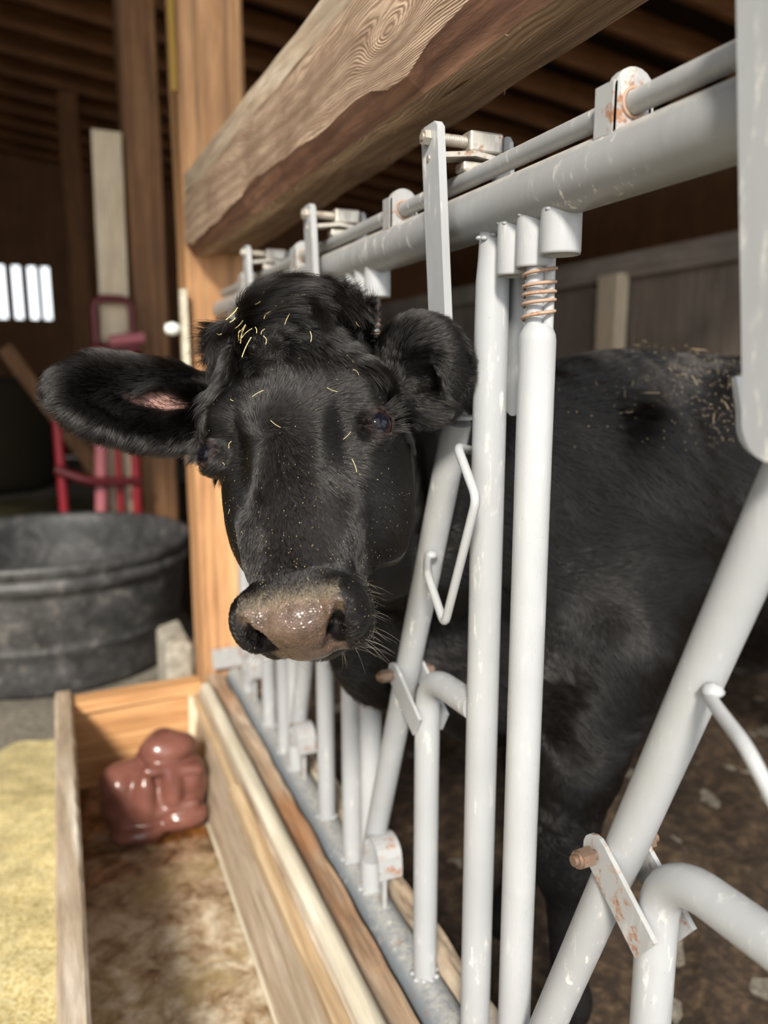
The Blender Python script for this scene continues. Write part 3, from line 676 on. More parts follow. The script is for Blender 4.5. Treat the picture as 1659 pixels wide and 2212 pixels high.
def calf_field():
    fx = np.concatenate([np.arange(-.10, .50, .0036), np.arange(.50, 2.45, .013)])
    fy = np.concatenate([np.arange(.56, 1.12, .0036), np.arange(1.12, 1.75, .013)])
    fz = np.concatenate([np.arange(-.02, .86, .012), np.arange(.86, 1.42, .0036)])
    F = Field(fx, fy, fz)
    W = I3
    # trunk
    T = lambda x, y, z, rx, ry, rz, k=.10: F.ell((x, y, z), W, (rx, ry, rz), k)
    T(1.00, 1.20, .945, .30, .235, .33); T(1.30, 1.22, .930, .36, .265, .335); T(1.68, 1.24, .955, .36, .25, .315); T(2.0, 1.25, .98, .22, .21, .27)
    T(.83, 1.17, .93, .17, .19, .27); T(.78, 1.13, .80, .13, .14, .20, .08)     # shoulders, breast
    T(.93, 1.02, .93, .13, .085, .26, .05); T(.93, 1.36, .93, .13, .085, .26, .05)   # shoulder blades
    T(.86, 1.01, .76, .09, .07, .12, .05)
    T(1.00, 1.20, 1.17, .26, .10, .10, .08); T(1.5, 1.23, 1.19, .5, .12, .075, .08)   # withers, back
    # neck through the gap in the fence
    sq = ((1, 0, 0), 1)
    F.ell((.50, 1.122, 1.06), np.array([nrm([.8, .35, -.15]), nrm([-.35, .8, 0]), nrm([.15, .05, 1])]), (.24, .088, .185), .05)
    F.ell((.70, 1.12, 1.02), np.array([nrm([.9, .2, -.2]), nrm([-.2, .9, 0]), nrm([.2, 0, 1])]), (.22, .125, .215), .09)
    F.cone(H(.01, -.10, -.04), (.45, 1.10, 1.06), .095, .082, .05)
    F.cone(H(0, -.03, -.09), (.50, 1.10, 1.14), .07, .07, .05)
    F.ell((.50, 1.165, .85), W, (.12, .038, .18), .035)
    F.ell((.62, 1.13, .84), W, (.11, .07, .16), .05)                           # dewlap / brisket
    F.ell((.68, 1.11, .72), W, (.12, .09, .12), .07)
    # legs: (upper, knee, fetlock, hoof)
    def fore(x, y, dx=0):
        F.cone((x+.08, y, .80), (x+.02, y, .60), .095, .070, .07); F.cone((x+.02, y, .62), (x, y, .42), .066, .047, .03)
        F.ell((x-.005, y, .405), W, (.046, .044, .055), .025); F.cone((x, y, .39), (x+.005+dx, y, .16), .034, .030, .02)
        F.ell((x+.005+dx, y, .135), W, (.042, .040, .042), .02); F.cone((x+dx, y, .12), (x-.02+dx, y, .06), .034, .042, .02)
        F.cone((x-.02+dx, y, .05), (x-.03+dx, y, .02), .044, .05, .01)
    fore(.755, .985, .02); fore(.90, 1.33)
    def hind(x, y):
        F.cone((x-.05, y, .88), (x-.12, y, .66), .16, .10, .08); F.cone((x-.12, y, .66), (x+.06, y, .47), .085, .046, .04)
        F.ell((x+.07, y, .455), W, (.05, .035, .055), .02); F.cone((x+.06, y, .45), (x+.02, y, .17), .036, .030, .02)
        F.ell((x+.02, y, .14), W, (.042, .038, .042), .02); F.cone((x+.01, y, .12), (x-.02, y, .02), .036, .048, .02)
    hind(1.98, 1.08); hind(2.06, 1.40)
    # ---- head, in its own frame
    A = HM
    def E(s, u, f, rs, ru, rf, k=.02, op='add', tilt=0, turn=0):
        B = A
        if tilt: B = np.array([rot(v, HS, tilt) for v in B])
        if turn: B = np.array([rot(v, HU, turn) for v in B])
        F.ell(H(s, u, f), B, (rs*HK, ru*HK, rf*HK), k, op)
    def C(a, b, ra, rb, k=.015, op='add', sq=None): F.cone(H(*a), H(*b), ra*HK, rb*HK, k, op, sq)
    # lofted skull: half width, top and bottom at stations along the face
    f_ = np.array([-.150, -.12, -.08, -.04, .00, .04, .08, .12, .16, .195, .225, .250, .262])
    wt = np.array([.020, .070, .096, .103, .097, .078, .062, .053, .049, .051, .054, .044, .012])
    wb = np.array([.020, .064, .086, .096, .095, .091, .084, .074, .062, .054, .051, .040, .012])
    tp = np.array([.000, .040, .058, .064, .062, .057, .050, .043, .038, .036, .034, .022, .000])
    bt = np.array([-.08, -.125, -.155, -.165, -.160, -.145, -.122, -.098, -.082, -.074, -.066, -.052, -.030])
    cs_ = np.array([H(s, u, f) for s in (-.12, .12) for u in (-.2, .1) for f in (-.17, .28)])
    sl, P = F.win(cs_.min(0), cs_.max(0)); q = HL(P); s_, u_, ff = q[..., 0], q[..., 1], q[..., 2]
    from_ = lambda t: np.interp(ff, f_, t)
    def smooth_tab(t):
        xs = np.linspace(f_[0], f_[-1], 160); y = np.interp(xs, f_, t); kk = np.hanning(17); kk /= kk.sum()
        yp = np.pad(y, 8, mode='edge'); return xs, np.convolve(yp, kk, 'valid')
    def ev(t): xs, y = smooth_tab(t); return np.interp(ff, xs, y)
    TP, BT, WT, WB = ev(tp), ev(bt), ev(wt), ev(wb)
    cen = (TP+BT)/2; hh = (TP-BT)/2; un = np.clip((u_-cen)/hh, -1.5, 1.5); ww = WB+(WT-WB)*np.clip(.5+.5*un*1.2, 0, 1)
    e = 2.5; rr = (np.abs(s_/ww)**e+np.abs((u_-cen)/hh)**e)**(1/e)
    d_side = (rr-1)*np.minimum(ww, hh)*.9
    d_end = np.maximum(f_[0]-ff, ff-f_[-1]); F.comb(sl, np.maximum(d_side, d_end).astype(np.float32), .02, 'add')
    # poll and forehead dome
    E(0, .040, -.112, .074, .042, .052, .03); E(0, .040, -.05, .075, .034, .07, .02)
    for sg in (-1, 1):
        E(sg*.074+(.006 if sg < 0 else 0), .026, -.032, .026, .030, .030, .022)                    # brow
        E(sg*.070, -.065, .040, .032, .066, .080, .03)                     # cheek
        E(sg*.048, .006, .085, .016, .022, .075, .02)                      # facial crest
        E(sg*.044, .004, .230, .024, .034, .030, .012)                     # nostril wing
        E(sg*.037, -.036, .218, .026, .026, .034, .014)                    # upper lip
        E(sg*.060, .044, .060, .012, .02, .045, .025, 'sub')               # hollow below the eye
    E(0, .006, .240, .034, .030, .026, .012); E(0, -.020, .244, .030, .026, .022, .012)   # nose pad
    E(0, -.062, .212, .038, .018, .036, .010)                              # lower lip, chin
    C((-.05, -.052, .248), (0, -.050, .262), .0035, .0035, .004, 'sub'); C((.05, -.052, .248), (0, -.050, .262), .0035, .0035, .004, 'sub')
    E(0, -.045, .275, .006, .012, .010, .006, 'sub')
    for sg in (-1, 1):
        # comma-shaped nostril
        C((sg*.047, .031, .243), (sg*.039, .016, .258), .0050, .0080, .004, 'sub'); C((sg*.039, .014, .254), (sg*.029, -.012, .264), .0085, .0095, .005, 'sub')
        C((sg*.029, -.010, .264), (sg*.036, -.020, .264), .0085, .0050, .005, 'sub'); C((sg*.037, .008, .226), (sg*.033, .0, .252), .008, .0085, .004, 'sub')
        # eye: socket, lids, opening
        ec = np.array(EYE[sg]); ax = EAX[sg]
        F.ell(EC3(sg, -.002), A, (.0232, .0232, .0232), .008)
        B = EB[sg]; ob = 1.22 if sg < 0 else 1.06
        F.ell(EC3(sg, .019), B, (.024, .0118*ob, .0160*ob), .003, 'sub')
        F.ell(H(*ec), A, (.0185, .0185, .0185), .001, 'sub')
    # ears
    for sg in (-1, 1):
        b0, t0, wd, nn = EARS[sg]; ax = nrm(t0-b0); nn = nrm(nn-ax*np.dot(nn, ax)); wv = np.cross(nn, ax); Ln = np.linalg.norm(t0-b0); c = (b0+t0)/2
        B = np.array([ax, wv, nn])
        F.ell(c+ax*.008, B, (Ln*.50, wd, .023), .012); F.cone(b0-ax*.035, b0+ax*.035, .030, .034, .02)
        F_ = 1 if sg < 0 else .62
        F.ell(c+ax*.004+nn*.020, B, (Ln*.40*F_, wd*.72*F_, .021), .006, 'sub')
        F.ell(b0+ax*.045+nn*.014, B, (.035, wd*.45, .020), .006, 'sub')
    return F
EYE = {1: (.088, .016, 0.004), -1: (-.093, .020, 0.004)}
def _eax(sg): return nrm([sg*.72, .68, .10])
EAX = {1: _eax(1), -1: nrm([-.58, .80, .10])}
EB = {}
def EC3(sg, d): return H(*(np.array(EYE[sg])+EAX[sg]*d))
for sg in (1, -1):
    ax = EAX[sg][0]*HS+EAX[sg][1]*HU+EAX[sg][2]*HF
    lng = nrm(HF*.85-HU*.5-ax*np.dot(HF*.85-HU*.5, ax)); EB[sg] = np.array([ax, np.cross(ax, lng), lng])
def at_pix(px, py, dist):
    cp, sp = math.cos(PITCH), math.sin(PITCH); f = np.array([math.sin(YAW)*cp, math.cos(YAW)*cp, -sp]); r = np.array([math.cos(YAW), -math.sin(YAW), 0]); u = np.cross(r, f)
    d = nrm(f+r*(px-829.5)/1662-u*(py-1106)/1662); return np.array([0, 0, CAM_H])+d*dist
EARS = {-1: (H(-.082, -.028, -.075), at_pix(128, 838, .955), .047, -hv*.9+hU*.15-hR*.2),
        1: (H(.082, -.03, -.085), at_pix(985, 775, .965), .062, -hv*.9+hR*.35-hU*.2)}
import time; t0_ = time.time()
F = calf_field(); VS, FS = F.mesh()
# keep the fence gap clear of fur but change nothing else
print('calf mesh', len(VS), len(FS), time.time()-t0_)

def calf_mat():
    m = mat('black calf hide', (.012, .011, .011), .55)
    at = N(m, 'ShaderNodeVertexColor', layer_name='hide'); sp = N(m, 'ShaderNodeSeparateColor'); L(m, at.outputs[0], sp.inputs[0])
    tc = coords(m); v1 = N(m, 'ShaderNodeTexVoronoi', feature='DISTANCE_TO_EDGE'); v1.inputs['Scale'].default_value = 330; L(m, tc, v1.inputs['Vector'])
    nn = noise(m, tc, 55, 5, .6); n3 = noise(m, tc, 300, 3)
    pad = ramp(m, nn, [(.3, (.050, .031, .022)), (.55, (.098, .062, .046)), (.75, (.15, .102, .076))])
    pad = mix(m, ramp(m, n3, [(.60, G(0)), (.70, G(.4))]), pad, (.26, .19, .10))
    c = mix(m, sp.outputs[0], (.010, .009, .009), pad); c = mix(m, sp.outputs[1], c, (.62, .36, .31)); c = mix(m, sp.outputs[2], c, (.004, .003, .003))  # last mix paints the shade inside the nostrils as near-black
    base(m, c); b = m.node_tree.nodes['Principled BSDF']
    L(m, mix(m, sp.outputs[0], G(.6), ramp(m, nn, [(.35, G(.16)), (.7, G(.36))])), b.inputs['Roughness'])
    L(m, ramp(m, sp.outputs[0], [(.0, G(.12)), (.6, G(.5))]), b.inputs['Specular IOR Level'])
    hh = N(m, 'ShaderNodeMath', operation='MULTIPLY'); mn = N(m, 'ShaderNodeMath', operation='MINIMUM'); L(m, v1.outputs['Distance'], mn.inputs[0]); mn.inputs[1].default_value = .18
    L(m, mn.outputs[0], hh.inputs[0]); L(m, sp.outputs[0], hh.inputs[1]); bump(m, hh.outputs[0], .004, .5)
    return m
M['hide'] = calf_mat()
calf = np_mesh('calf', VS, FS, (1.1, 1.15, 0), M['hide'])
tag(calf, 'young black calf with shaggy forehead looking out through the fence', 'calf')
# regions
Q = HL(VS)
nose_c = np.array([0, -.008, .258])
def region(Q, VSx):
    s, u, f = Q[:, 0], Q[:, 1], Q[:, 2]; a = np.abs(s)
    # nose pad: from above the nostrils to the lip, narrowing towards the lip
    top = .224+.009*(a/.05)**2; wid = np.interp(u, [-.052, -.03, -.012, .016, .031, .05], [.034, .038, .040, .046, .053, .055])
    pad = np.clip((f-top)/.006, 0, 1)*np.clip((wid-a)/.005, 0, 1)*np.clip((u+.050)/.004, 0, 1)
    n = np.minimum(np.hypot(a-.041, 0*a), 1)
    hole = np.zeros(len(s))
    for p, r in (((.041, .016, .244), .011), ((.034, -.001, .250), .012), ((.034, -.013, .252), .010), ((.037, .006, .230), .014)):
        d = np.sqrt((a-p[0])**2+(u-p[1])**2+(f-p[2])**2); hole = np.maximum(hole, np.clip((r-d)/.003, 0, 1))
    pink = np.zeros(len(s))
    for sg in (-1, 1):
        b0, t0, wd, nn = EARS[sg]; ax = nrm(t0-b0); nn = nrm(nn-ax*np.dot(nn, ax)); wv = np.cross(nn, ax); P = VSx-b0
        la, lw, ln = P @ ax, P @ wv, P @ nn; Ln = np.linalg.norm(t0-b0)
        ee = ((la-Ln*(.50 if sg < 0 else .36))/(Ln*.20))**2+((lw+wd*.12)/(wd*.24))**2
        pink = np.maximum(pink, (.8 if sg < 0 else .18)*np.clip((1-ee)/.4, 0, 1)*(ln < .02)*(ln > -.02))
        d = np.linalg.norm(Q-np.array(EYE[sg]), axis=1); out = (Q-np.array(EYE[sg])) @ EAX[sg]
        rim = np.clip((.0262-d)/.003, 0, 1)*np.clip((out-.006)/.004, 0, 1); pink = np.maximum(pink, rim*.04)
    return pad, pink, hole
pad, pink, hole = region(Q, VS)
ca = calf.data.color_attributes.new('hide', 'FLOAT_COLOR', 'POINT')
ca.data.foreach_set('color', np.stack([pad*(1-hole), pink, hole, np.ones(len(pad))], -1).astype(np.float32).ravel())
# eyes
def eye_mat():
    m = mat('wet dark eye', (.008, .006, .006), .05); m.node_tree.nodes['Principled BSDF'].inputs['IOR'].default_value = 1.33
    v = coords(m); g = N(m, 'ShaderNodeSeparateXYZ'); L(m, v, g.inputs[0])
    base(m, ramp(m, g.outputs[2], [(.0, (.16, .07, .045)), (.0085, (.16, .07, .045)), (.0105, (.05, .022, .014)), (.0135, (.022, .014, .018)), (.0152, (.004, .004, .008))])); return m
M['eye'] = eye_mat()
for sg in (-1, 1):
    mb = MB(); mb.lathe([(.0182*math.sin(a), .0182*math.cos(a)) for a in np.linspace(0, PI, 28)], n=40)
    o = bpy.data.objects.new('eyeball', bpy.data.meshes.new('eyeball')); o.data.from_pydata(mb.v, [], mb.f); o.data.polygons.foreach_set('use_smooth', [True]*len(mb.f))
    o.data.materials.append(M['eye']); COL.objects.link(o); o.parent = calf
    ax = V(EB[sg][0]); fw = (V(-hv)*.55+ax).normalized()
    o.rotation_euler = fw.to_track_quat('Z', 'Y').to_euler(); o.location = V(H(*EYE[sg]))-calf.location
# hooves as parts

# ------------------------------------------------------------------ fur
tri = np.concatenate([FS[:, [0, 1, 2]], FS[:, [0, 2, 3]]]); Pa, Pb, Pc = VS[tri[:, 0]], VS[tri[:, 1]], VS[tri[:, 2]]
TN = np.cross(Pb-Pa, Pc-Pa); TA = np.linalg.norm(TN, axis=1)/2; TN = TN/(TA[:, None]*2+1e-12); TC = (Pa+Pb+Pc)/3
vn = np.zeros_like(VS)
for i in range(3): 
    for c in range(3): vn[:, c] += np.bincount(tri[:, i], weights=TN[:, c]*TA, minlength=len(VS))
vn /= np.linalg.norm(vn, axis=1)[:, None]+1e-12
chk = (VS[::50]-np.array([HO])); 
if np.mean(np.einsum('ij,ij->i', vn, VS-VS.mean(0))) < 0: vn = -vn; print('flipped normals')
TQ = HL(TC); tpad, tpink, thole = region(TQ, TC)
inhead = (TQ[:, 2] > -.17) & (TC[:, 0] < .50) & (np.linalg.norm(TQ, axis=1) < .36)
def snoise(P, sc, seed):
    """cheap smooth vector noise: sums of sines"""
    r = np.random.default_rng(seed); out = np.zeros((len(P), 3))
    for k in range(7):
        w_ = r.normal(size=3)*sc*(1+.6*k); ph = r.uniform(0, 6.28, 3); amp = r.normal(size=3); out += np.sin((P @ w_)[:, None]+ph)*amp/(1+.35*k)
    return out/2.2
def normalize(a): return a/(np.linalg.norm(a, axis=1)[:, None]+1e-12)
def grow(name, mask, count, length, dirf, rad, lift=.35, clump=.5, cell=.006, wave=.1, pts=6, seed=1, grav=0, mname='fur', lenvar=.35, tipr=.15):
    r = np.random.default_rng(seed); wgt = TA*mask; wgt = wgt/wgt.sum(); ti = r.choice(len(TA), count, p=wgt)
    a, b = r.random(count), r.random(count); fl = a+b > 1; a[fl] = 1-a[fl]; b[fl] = 1-b[fl]
    w0 = 1-a-b; T = tri[ti]; R = VS[T[:, 0]]*w0[:, None]+VS[T[:, 1]]*a[:, None]+VS[T[:, 2]]*b[:, None]
    Nn = normalize(vn[T[:, 0]]*w0[:, None]+vn[T[:, 1]]*a[:, None]+vn[T[:, 2]]*b[:, None])
    q = HL(R); D = dirf(R, q, Nn); D = normalize(D-Nn*np.einsum('ij,ij->i', D, Nn)[:, None])
    Ls = (length(R, q) if callable(length) else np.full(count, length))*(1+lenvar*(r.random(count)-.6))
    li = lift(R, q) if callable(lift) else np.full(count, lift)
    D = D+snoise(R, 30, seed+5)*wave+r.normal(size=(count, 3))*.10; D = normalize(D-Nn*np.einsum('ij,ij->i', D, Nn)[:, None]*.8)
    t = np.linspace(0, 1, pts); pos = np.zeros((count, pts, 3))
    # starts lifted off the skin, bends over along the flow
    p = R-Nn*.001; pos[:, 0] = p
    for k in range(1, pts):
        tt = (t[k]+t[k-1])/2; dd = normalize(D*(1-li[:, None]*(1-tt)*.9)+Nn*(li*(1.25-1.35*tt))[:, None]+np.array([0, 0, -1])*grav*tt)
        p = p+dd*(Ls/(pts-1))[:, None]; pos[:, k] = p
    # clumps: neighbours share a jittered cell and their tips lean together
    for cl, cc in ((cell, clump), (cell*2.6, clump*.45)):
        J = R+snoise(R, 1.6/cl, seed+9)*cl*.45; key = np.floor(J/cl).astype(np.int64); kk = (key[:, 0]*73856093) ^ (key[:, 1]*19349663) ^ (key[:, 2]*83492791)
        _, inv = np.unique(kk, return_inverse=True); n_ = np.bincount(inv); amt = cc*(.5+r.random(len(n_)))[inv]; amt = np.minimum(amt, .95)*(.6+.4*r.random(count))
        for k in range(1, pts):
            mean = np.stack([np.bincount(inv, weights=pos[:, k, c])/n_ for c in range(3)], -1)
            pos[:, k] += (mean[inv]-pos[:, k])*(amt*t[k]**1.2)[:, None]
    hc = bpy.data.hair_curves.new(name); hc.add_curves([pts]*count)
    org = np.array(calf.location); hc.attributes['position'].data.foreach_set('vector', (pos-org).astype(np.float32).ravel()) if 'position' in hc.attributes else hc.points.foreach_set('position', (pos-org).astype(np.float32).ravel())
    ra = hc.attributes.get('radius') or hc.attributes.new('radius', 'FLOAT', 'POINT')
    rr = rad*(1-t**1.6*(1-tipr)); ra.data.foreach_set('value', np.tile(rr, count).astype(np.float32))
    o = bpy.data.objects.new(name, hc); COL.objects.link(o); o.parent = calf; hc.materials.append(M[mname]); o['kind'] = 'stuff'
    return o, pos
def fur_mat(name, col, rough=.32, rad_r=.5):
    m = bpy.data.materials.new(name); m.use_nodes = True; nt = m.node_tree; nt.nodes.clear()
    h = nt.nodes.new('ShaderNodeBsdfHairPrincipled'); out = nt.nodes.new('ShaderNodeOutputMaterial'); h.parametrization = 'COLOR'
    h.inputs['Color'].default_value = (*col, 1); h.inputs['Roughness'].default_value = rough; h.inputs['Radial Roughness'].default_value = rad_r
    h.inputs['Random Roughness'].default_value = .4; h.inputs['IOR'].default_value = 1.52; nt.links.new(h.outputs[0], out.inputs[0]); return m
M['fur'] = fur_mat('black fur', (.006, .005, .0045), .24); M['whisk'] = fur_mat('pale whiskers', (.25, .2, .15))
SW = np.array([-.018, 0, .025])        # the whorl between the eyes
def face_dir(R, q, Nn):
    s, u, f = q[:, 0], q[:, 1], q[:, 2]; vs_ = s-SW[0]; vf = f-SW[2]; rr = np.hypot(vs_, vf)+1e-4
    # radiates from the whorl; twists a little close to it; below, runs back from the nose
    tw = .9*np.exp(-(rr/.035)**2); ds = (vs_*np.cos(tw)-vf*np.sin(tw))/rr; df = (vs_*np.sin(tw)+vf*np.cos(tw))/rr
    ds = ds*1.0+np.sign(s)*.25*np.clip(-u*12, 0, 1); du = -np.clip(np.abs(s)*14-.4, 0, 1)*.8
    dn = np.clip((f-.16)/.05, 0, 1); df = df*(1-dn)-dn*.4
    return ds[:, None]*HS+du[:, None]*HU+df[:, None]*HF
def body_dir(R, q, Nn):
    d = np.zeros_like(R); d[:, 0] = .75; d[:, 2] = -.55-.5*np.clip((.75-R[:, 2])*2.5, 0, 1)
    nk = np.clip((.75-R[:, 0])/.3, 0, 1); d[:, 0] = d[:, 0]*(1-.3*nk); d[:, 1] = .25*nk
    d += snoise(R, 9, 77)*.55+snoise(R, 26, 78)*.3
    return d
def ear_dir(sg):
    b0, t0, wd, nn = EARS[sg]; ax = nrm(t0-b0); n0 = nrm(nn-ax*np.dot(nn, ax)); wv = np.cross(n0, ax)
    def f(R, q, Nn):
        lw = (R-b0) @ wv/wd; return ax*1.0+np.clip(lw, -1, 1)[:, None]*wv*.7-np.array([0, 0, .25])+snoise(R, 25, 31)*.25
    return f
earmask = {}
for sg in (-1, 1):
    b0, t0, wd, nn = EARS[sg]; ax = nrm(t0-b0); la = (TC-b0) @ ax; rad = np.linalg.norm(TC-b0-la[:, None]*ax, axis=1)
    earmask[sg] = ((la > .012) & (rad < .075) & (la < .3)).astype(float)
anyear = np.clip(earmask[-1]+earmask[1], 0, 1)
eyed = np.min([np.linalg.norm(TQ-np.array(EYE[sg])-EAX[sg]*.012, axis=1) for sg in (-1, 1)], axis=0)
noeye = np.clip((eyed-np.where(TQ[:, 0] < 0, .0185, .0160))/.004, 0, 1)
facem = inhead*(1-anyear)*(1-tpad)*(1-thole)*noeye
dens = int(__import__('os').environ.get('FURPCT', '100'))/100
polltop = lambda q: np.clip((-.050+.25*np.abs(q[:, 0])-q[:, 2])/.030, 0, 1)*np.clip((q[:, 1]+.06)/.04, 0, 1)
def face_len(R, q):
    f = q[:, 2]; base_ = np.interp(f, [-.16, -.08, -.03, .03, .12, .20, .25], [.024, .022, .016, .013, .010, .0085, .007])
    side = np.clip(-q[:, 1]*10, 0, 1); return base_+side*.006*np.clip((.2-f)*6, 0, 1)
# face
grow('face_fur', facem, int(230000*dens), face_len, face_dir, .00015, lift=.30, clump=.55, cell=.0032, wave=.30, seed=1)
# shaggy poll: long locks
tq = TQ; pollm = facem*polltop(tq)
def poll_dir(R, q, Nn):
    s = q[:, 0]; d = HS*1.0*np.where(s > -.05, .9, -.9)[:, None]*(.35+np.abs(s)[:, None]*6)+HF*(.55+.4*np.sin(s*60))[:, None]*np.clip((q[:, 2]+.13)*14, -.6, 1)[:, None]
    return d+snoise(R, 32, 12)*.65
grow('poll_tuft', pollm, int(36000*dens), lambda R, q: .036+.026*np.clip((-.09-q[:, 2])/.03, 0, 1), poll_dir, .00017, lift=.62, clump=.75, cell=.005, wave=.55, pts=9, seed=3, grav=.35, lenvar=.7)
# ears
for sg, n_ in ((-1, 52000), (1, 40000)):
    em = earmask[sg]*(1-(.95 if sg < 0 else .3)*tpink)
    grow('ear_fur', em, int(n_*dens), .027, ear_dir(sg), .00017, lift=.6, clump=.6, cell=.004, wave=1.15, lenvar=.7, seed=5+sg, pts=7, grav=.15)
# body, neck and legs
near = np.clip(1.15-(TC[:, 1]-1.05)*5, .12, 1)*np.where(TC[:, 0] > 1.45, .25, 1)
bodym = (1-inhead)*(1-anyear)*near*(TC[:, 2] > .06)
legs = lambda R: np.clip((R[:, 2]-.35)/.3, .35, 1)
grow('body_fur', bodym, int(240000*dens), lambda R, q: .024*legs(R), body_dir, .00026, lift=.25, clump=.6, cell=.008, wave=.35, seed=11)
# short fuzz: golden on top of the nose, dark on the lips
M['fuzz'] = fur_mat('golden brown fuzz', (.20, .13, .07), .35)
Qs, Qu, Qf = TQ[:, 0], TQ[:, 1], TQ[:, 2]
fz = inhead*(1-thole)*np.exp(-((Qf-.226)/.011)**2)*(np.abs(Qs) < .050)*(Qu > .0)
grow('nose_fuzz', fz, int(9000*dens), .0038, lambda R, q, Nn: -HF+snoise(R, 80, 3)*.6, .00009, lift=.6, clump=.2, cell=.003, wave=.5, seed=21, pts=4, mname='fuzz')
lz = inhead*(Qf > .17)*(Qu < -.045)*(np.abs(Qs) < .062)
grow('lip_fuzz', lz, int(9000*dens), .007, lambda R, q, Nn: -HU*.8+HF*.3+snoise(R, 80, 4)*.4, .00010, lift=.85, clump=.2, cell=.003, wave=.4, seed=22, pts=4)
# lashes and whiskers
def lash(sg):
    pts_ = []; r = np.random.default_rng(40+sg)
    for i in range(90):
        a = r.uniform(-1.15, 1.15)+PI; c = H(*EYE[sg])
        B = EB[sg]; upv = B[1] if np.dot(B[1], hU) > 0 else -B[1]
        p = c+B[0]*.0165+upv*(.0115*math.cos(a-PI))+B[2]*(.016*math.sin(a-PI)); d = nrm(B[0]*.8+upv*.6+B[2]*(.5*math.sin(a-PI))+r.normal(size=3)*.12)
        l = r.uniform(.012, .022); pts_.append([p, p+d*l*.5, p+d*l+upv*l*.12])
    return pts_
def whisk():
    out = []; r = np.random.default_rng(9)
    for i in range(150):
        sg = r.choice((-1, 1)); s, u, f = sg*r.uniform(.035, .05), r.uniform(-.07, .0), r.uniform(.17, .25)
        if i % 3 == 0: s, u, f = r.uniform(-.04, .04), -.072, r.uniform(.19, .245)
        d = nrm(HS*sg*1.0*(abs(s) > .034)-HU*(.5+(abs(s) < .034))+HF*.3+r.normal(size=3)*.25); l = r.uniform(.015, .045); p = H(s, u, f)
        out.append([p, p+d*l*.5, p+d*l+np.array([0, 0, -.15*l])])
    return out
def strands(name, S_, rad, mname):
    hc = bpy.data.hair_curves.new(name); hc.add_curves([3]*len(S_)); P = np.array(S_)-np.array(calf.location)
    hc.attributes['position'].data.foreach_set('vector', P.astype(np.float32).ravel())
    ra = hc.attributes.get('radius') or hc.attributes.new('radius', 'FLOAT', 'POINT'); ra.data.foreach_set('value', np.tile([rad, rad*.8, rad*.2], len(S_)).astype(np.float32))
    o = bpy.data.objects.new(name, hc); COL.objects.link(o); o.parent = calf; hc.materials.append(M[mname]); o['kind'] = 'stuff'; return o
for sg in (-1, 1): strands('eyelashes', lash(sg), .00022, 'fur')
strands('whiskers', whisk(), .00014, 'whisk')

# ------------------------------------------------------------------ hay caught in the fur
def sample(mask, n, seed):
    r = np.random.default_rng(seed); w_ = TA*mask; ti = r.choice(len(TA), n, p=w_/w_.sum()); return TC[ti], normalize(vn[tri[ti, 0]])
def stalk_mesh(i):
    l = (.018, .012, .026, .007)[i]; mb = MB(); b = (.1, .22, .05, .15)[i]
    mb.tube([(l*(t-.5), b*l*math.sin(t*3.1), .0) for t in np.linspace(0, 1, 7)], (.00055, .0005, .0006, .00045)[i], 5)
    return mb
protos = []
for i in range(4):
    o = build('hay_stalk', stalk_mesh(i), M['straw'], origin=(0, 0, 0)); protos.append(o)
used = [False]*4
def place_bits(Ps, Ns, lift, label, group, sc=1.0, seed=1, dull=False):
    r = random.Random(seed)
    for P, Nv in zip(Ps, Ns):
        i = r.randrange(4); o = protos[i]
        if used[i]: o = protos[i].copy(); COL.objects.link(o)
        used[i] = True; Nv = V(Nv); t = Nv.orthogonal().normalized(); t.rotate(Matrix.Rotation(r.uniform(0, 6.28), 3, Nv)); t = (t+Nv*r.uniform(-.3, .3)).normalized()
        z = (Nv-t*Nv.dot(t)).normalized(); R = Matrix((t, z.cross(t), z)).transposed(); s = sc*r.uniform(.7, 1.25)
        o.matrix_world = Matrix.Translation(V(P)+Nv*lift*r.uniform(.8, 1.2)) @ R.to_4x4() @ Matrix.Diagonal((s, s, s, 1))
        if dull: o.material_slots[0].link = 'OBJECT'; o.material_slots[0].material = M['straw2']
        tag(o, label, 'hay', group)
s_, u_, f_q = TQ[:, 0], TQ[:, 1], TQ[:, 2]
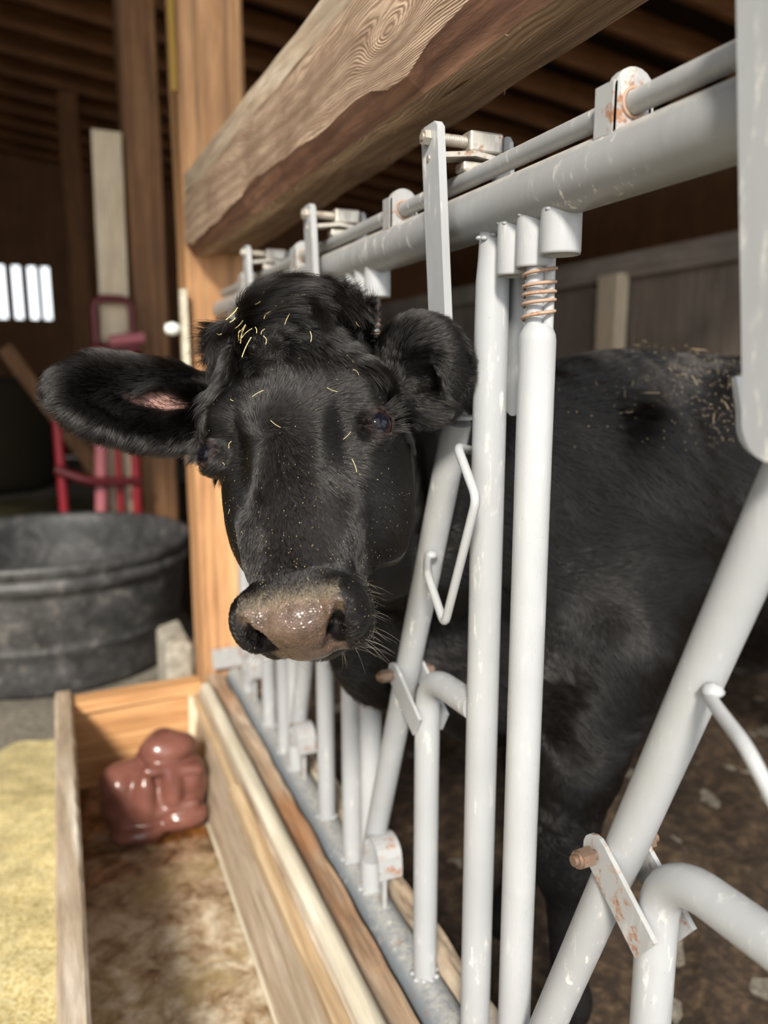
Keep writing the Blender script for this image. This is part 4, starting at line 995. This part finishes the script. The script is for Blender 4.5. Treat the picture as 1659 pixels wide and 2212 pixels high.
topm = facem*np.exp(-((s_+.01)/.035)**2-((f_q+.10)/.03)**2)*(u_ > 0)
Pb_, Nb_ = sample(topm, 26, 5); place_bits(Pb_, Nb_, .017, 'short pale hay stalk tangled in the long tuft on top of the calf head', 'hay stalks in the tuft on the calf head', seed=2)
forem = facem*(u_ > .0)*(f_q > -.08)*(f_q < .09)*(np.abs(s_) < .08)
Pb_, Nb_ = sample(forem, 16, 6); place_bits(Pb_, Nb_, .008, 'tiny pale hay stalk lying on the short fur of the calf face', 'hay stalks on the calf face', .6, seed=3)
backm = bodym*np.exp(-((TC[:, 0]-1.12)/.22)**2)*(TC[:, 2] > 1.12)*(TC[:, 1] < 1.2)
Pb_, Nb_ = sample(backm, 40, 7); place_bits(Pb_, Nb_, .016, 'dull hay stalk lying on the black back of the calf behind the fence', 'hay stalks on the calf back', .85, seed=4, dull=True)
def flakes(mask, n, lift, size, seed, name, label, mname):
    P, Nn = sample(mask, n, seed); r = random.Random(seed); mb = MB()
    for p, nv in zip(P, Nn):
        nv = V(nv); t = nv.orthogonal().normalized(); t.rotate(Matrix.Rotation(r.uniform(0, 6.28), 3, nv)); b = nv.cross(t); c = V(p)+nv*lift*r.uniform(.7, 1.2); l = size*r.uniform(.5, 1.6); w_ = size*r.uniform(.25, .45)
        mb.add([c+t*l, c+b*w_, c-t*l, c-b*w_, c+nv*w_*.6, c-nv*w_*.6], [(0, 1, 4), (1, 2, 4), (2, 3, 4), (3, 0, 4), (1, 0, 5), (2, 1, 5), (3, 2, 5), (0, 3, 5)], False)
    build(name, mb, M[mname], label=label, cat='hay chaff', kind='stuff')
flakes(facem*(u_ > -.06)*(f_q > -.13)*(1+3*(f_q > .05))*(1+3*np.exp(-((s_+.01)/.04)**2-((f_q+.10)/.03)**2)), 620, .006, .0006, 8, 'hay_chaff', 'fine pale hay chaff sprinkled over the calf face', 'straw')
flakes(backm, 500, .014, .0018, 9, 'hay_chaff', 'fine dull hay chaff sprinkled over the calf back', 'straw2')
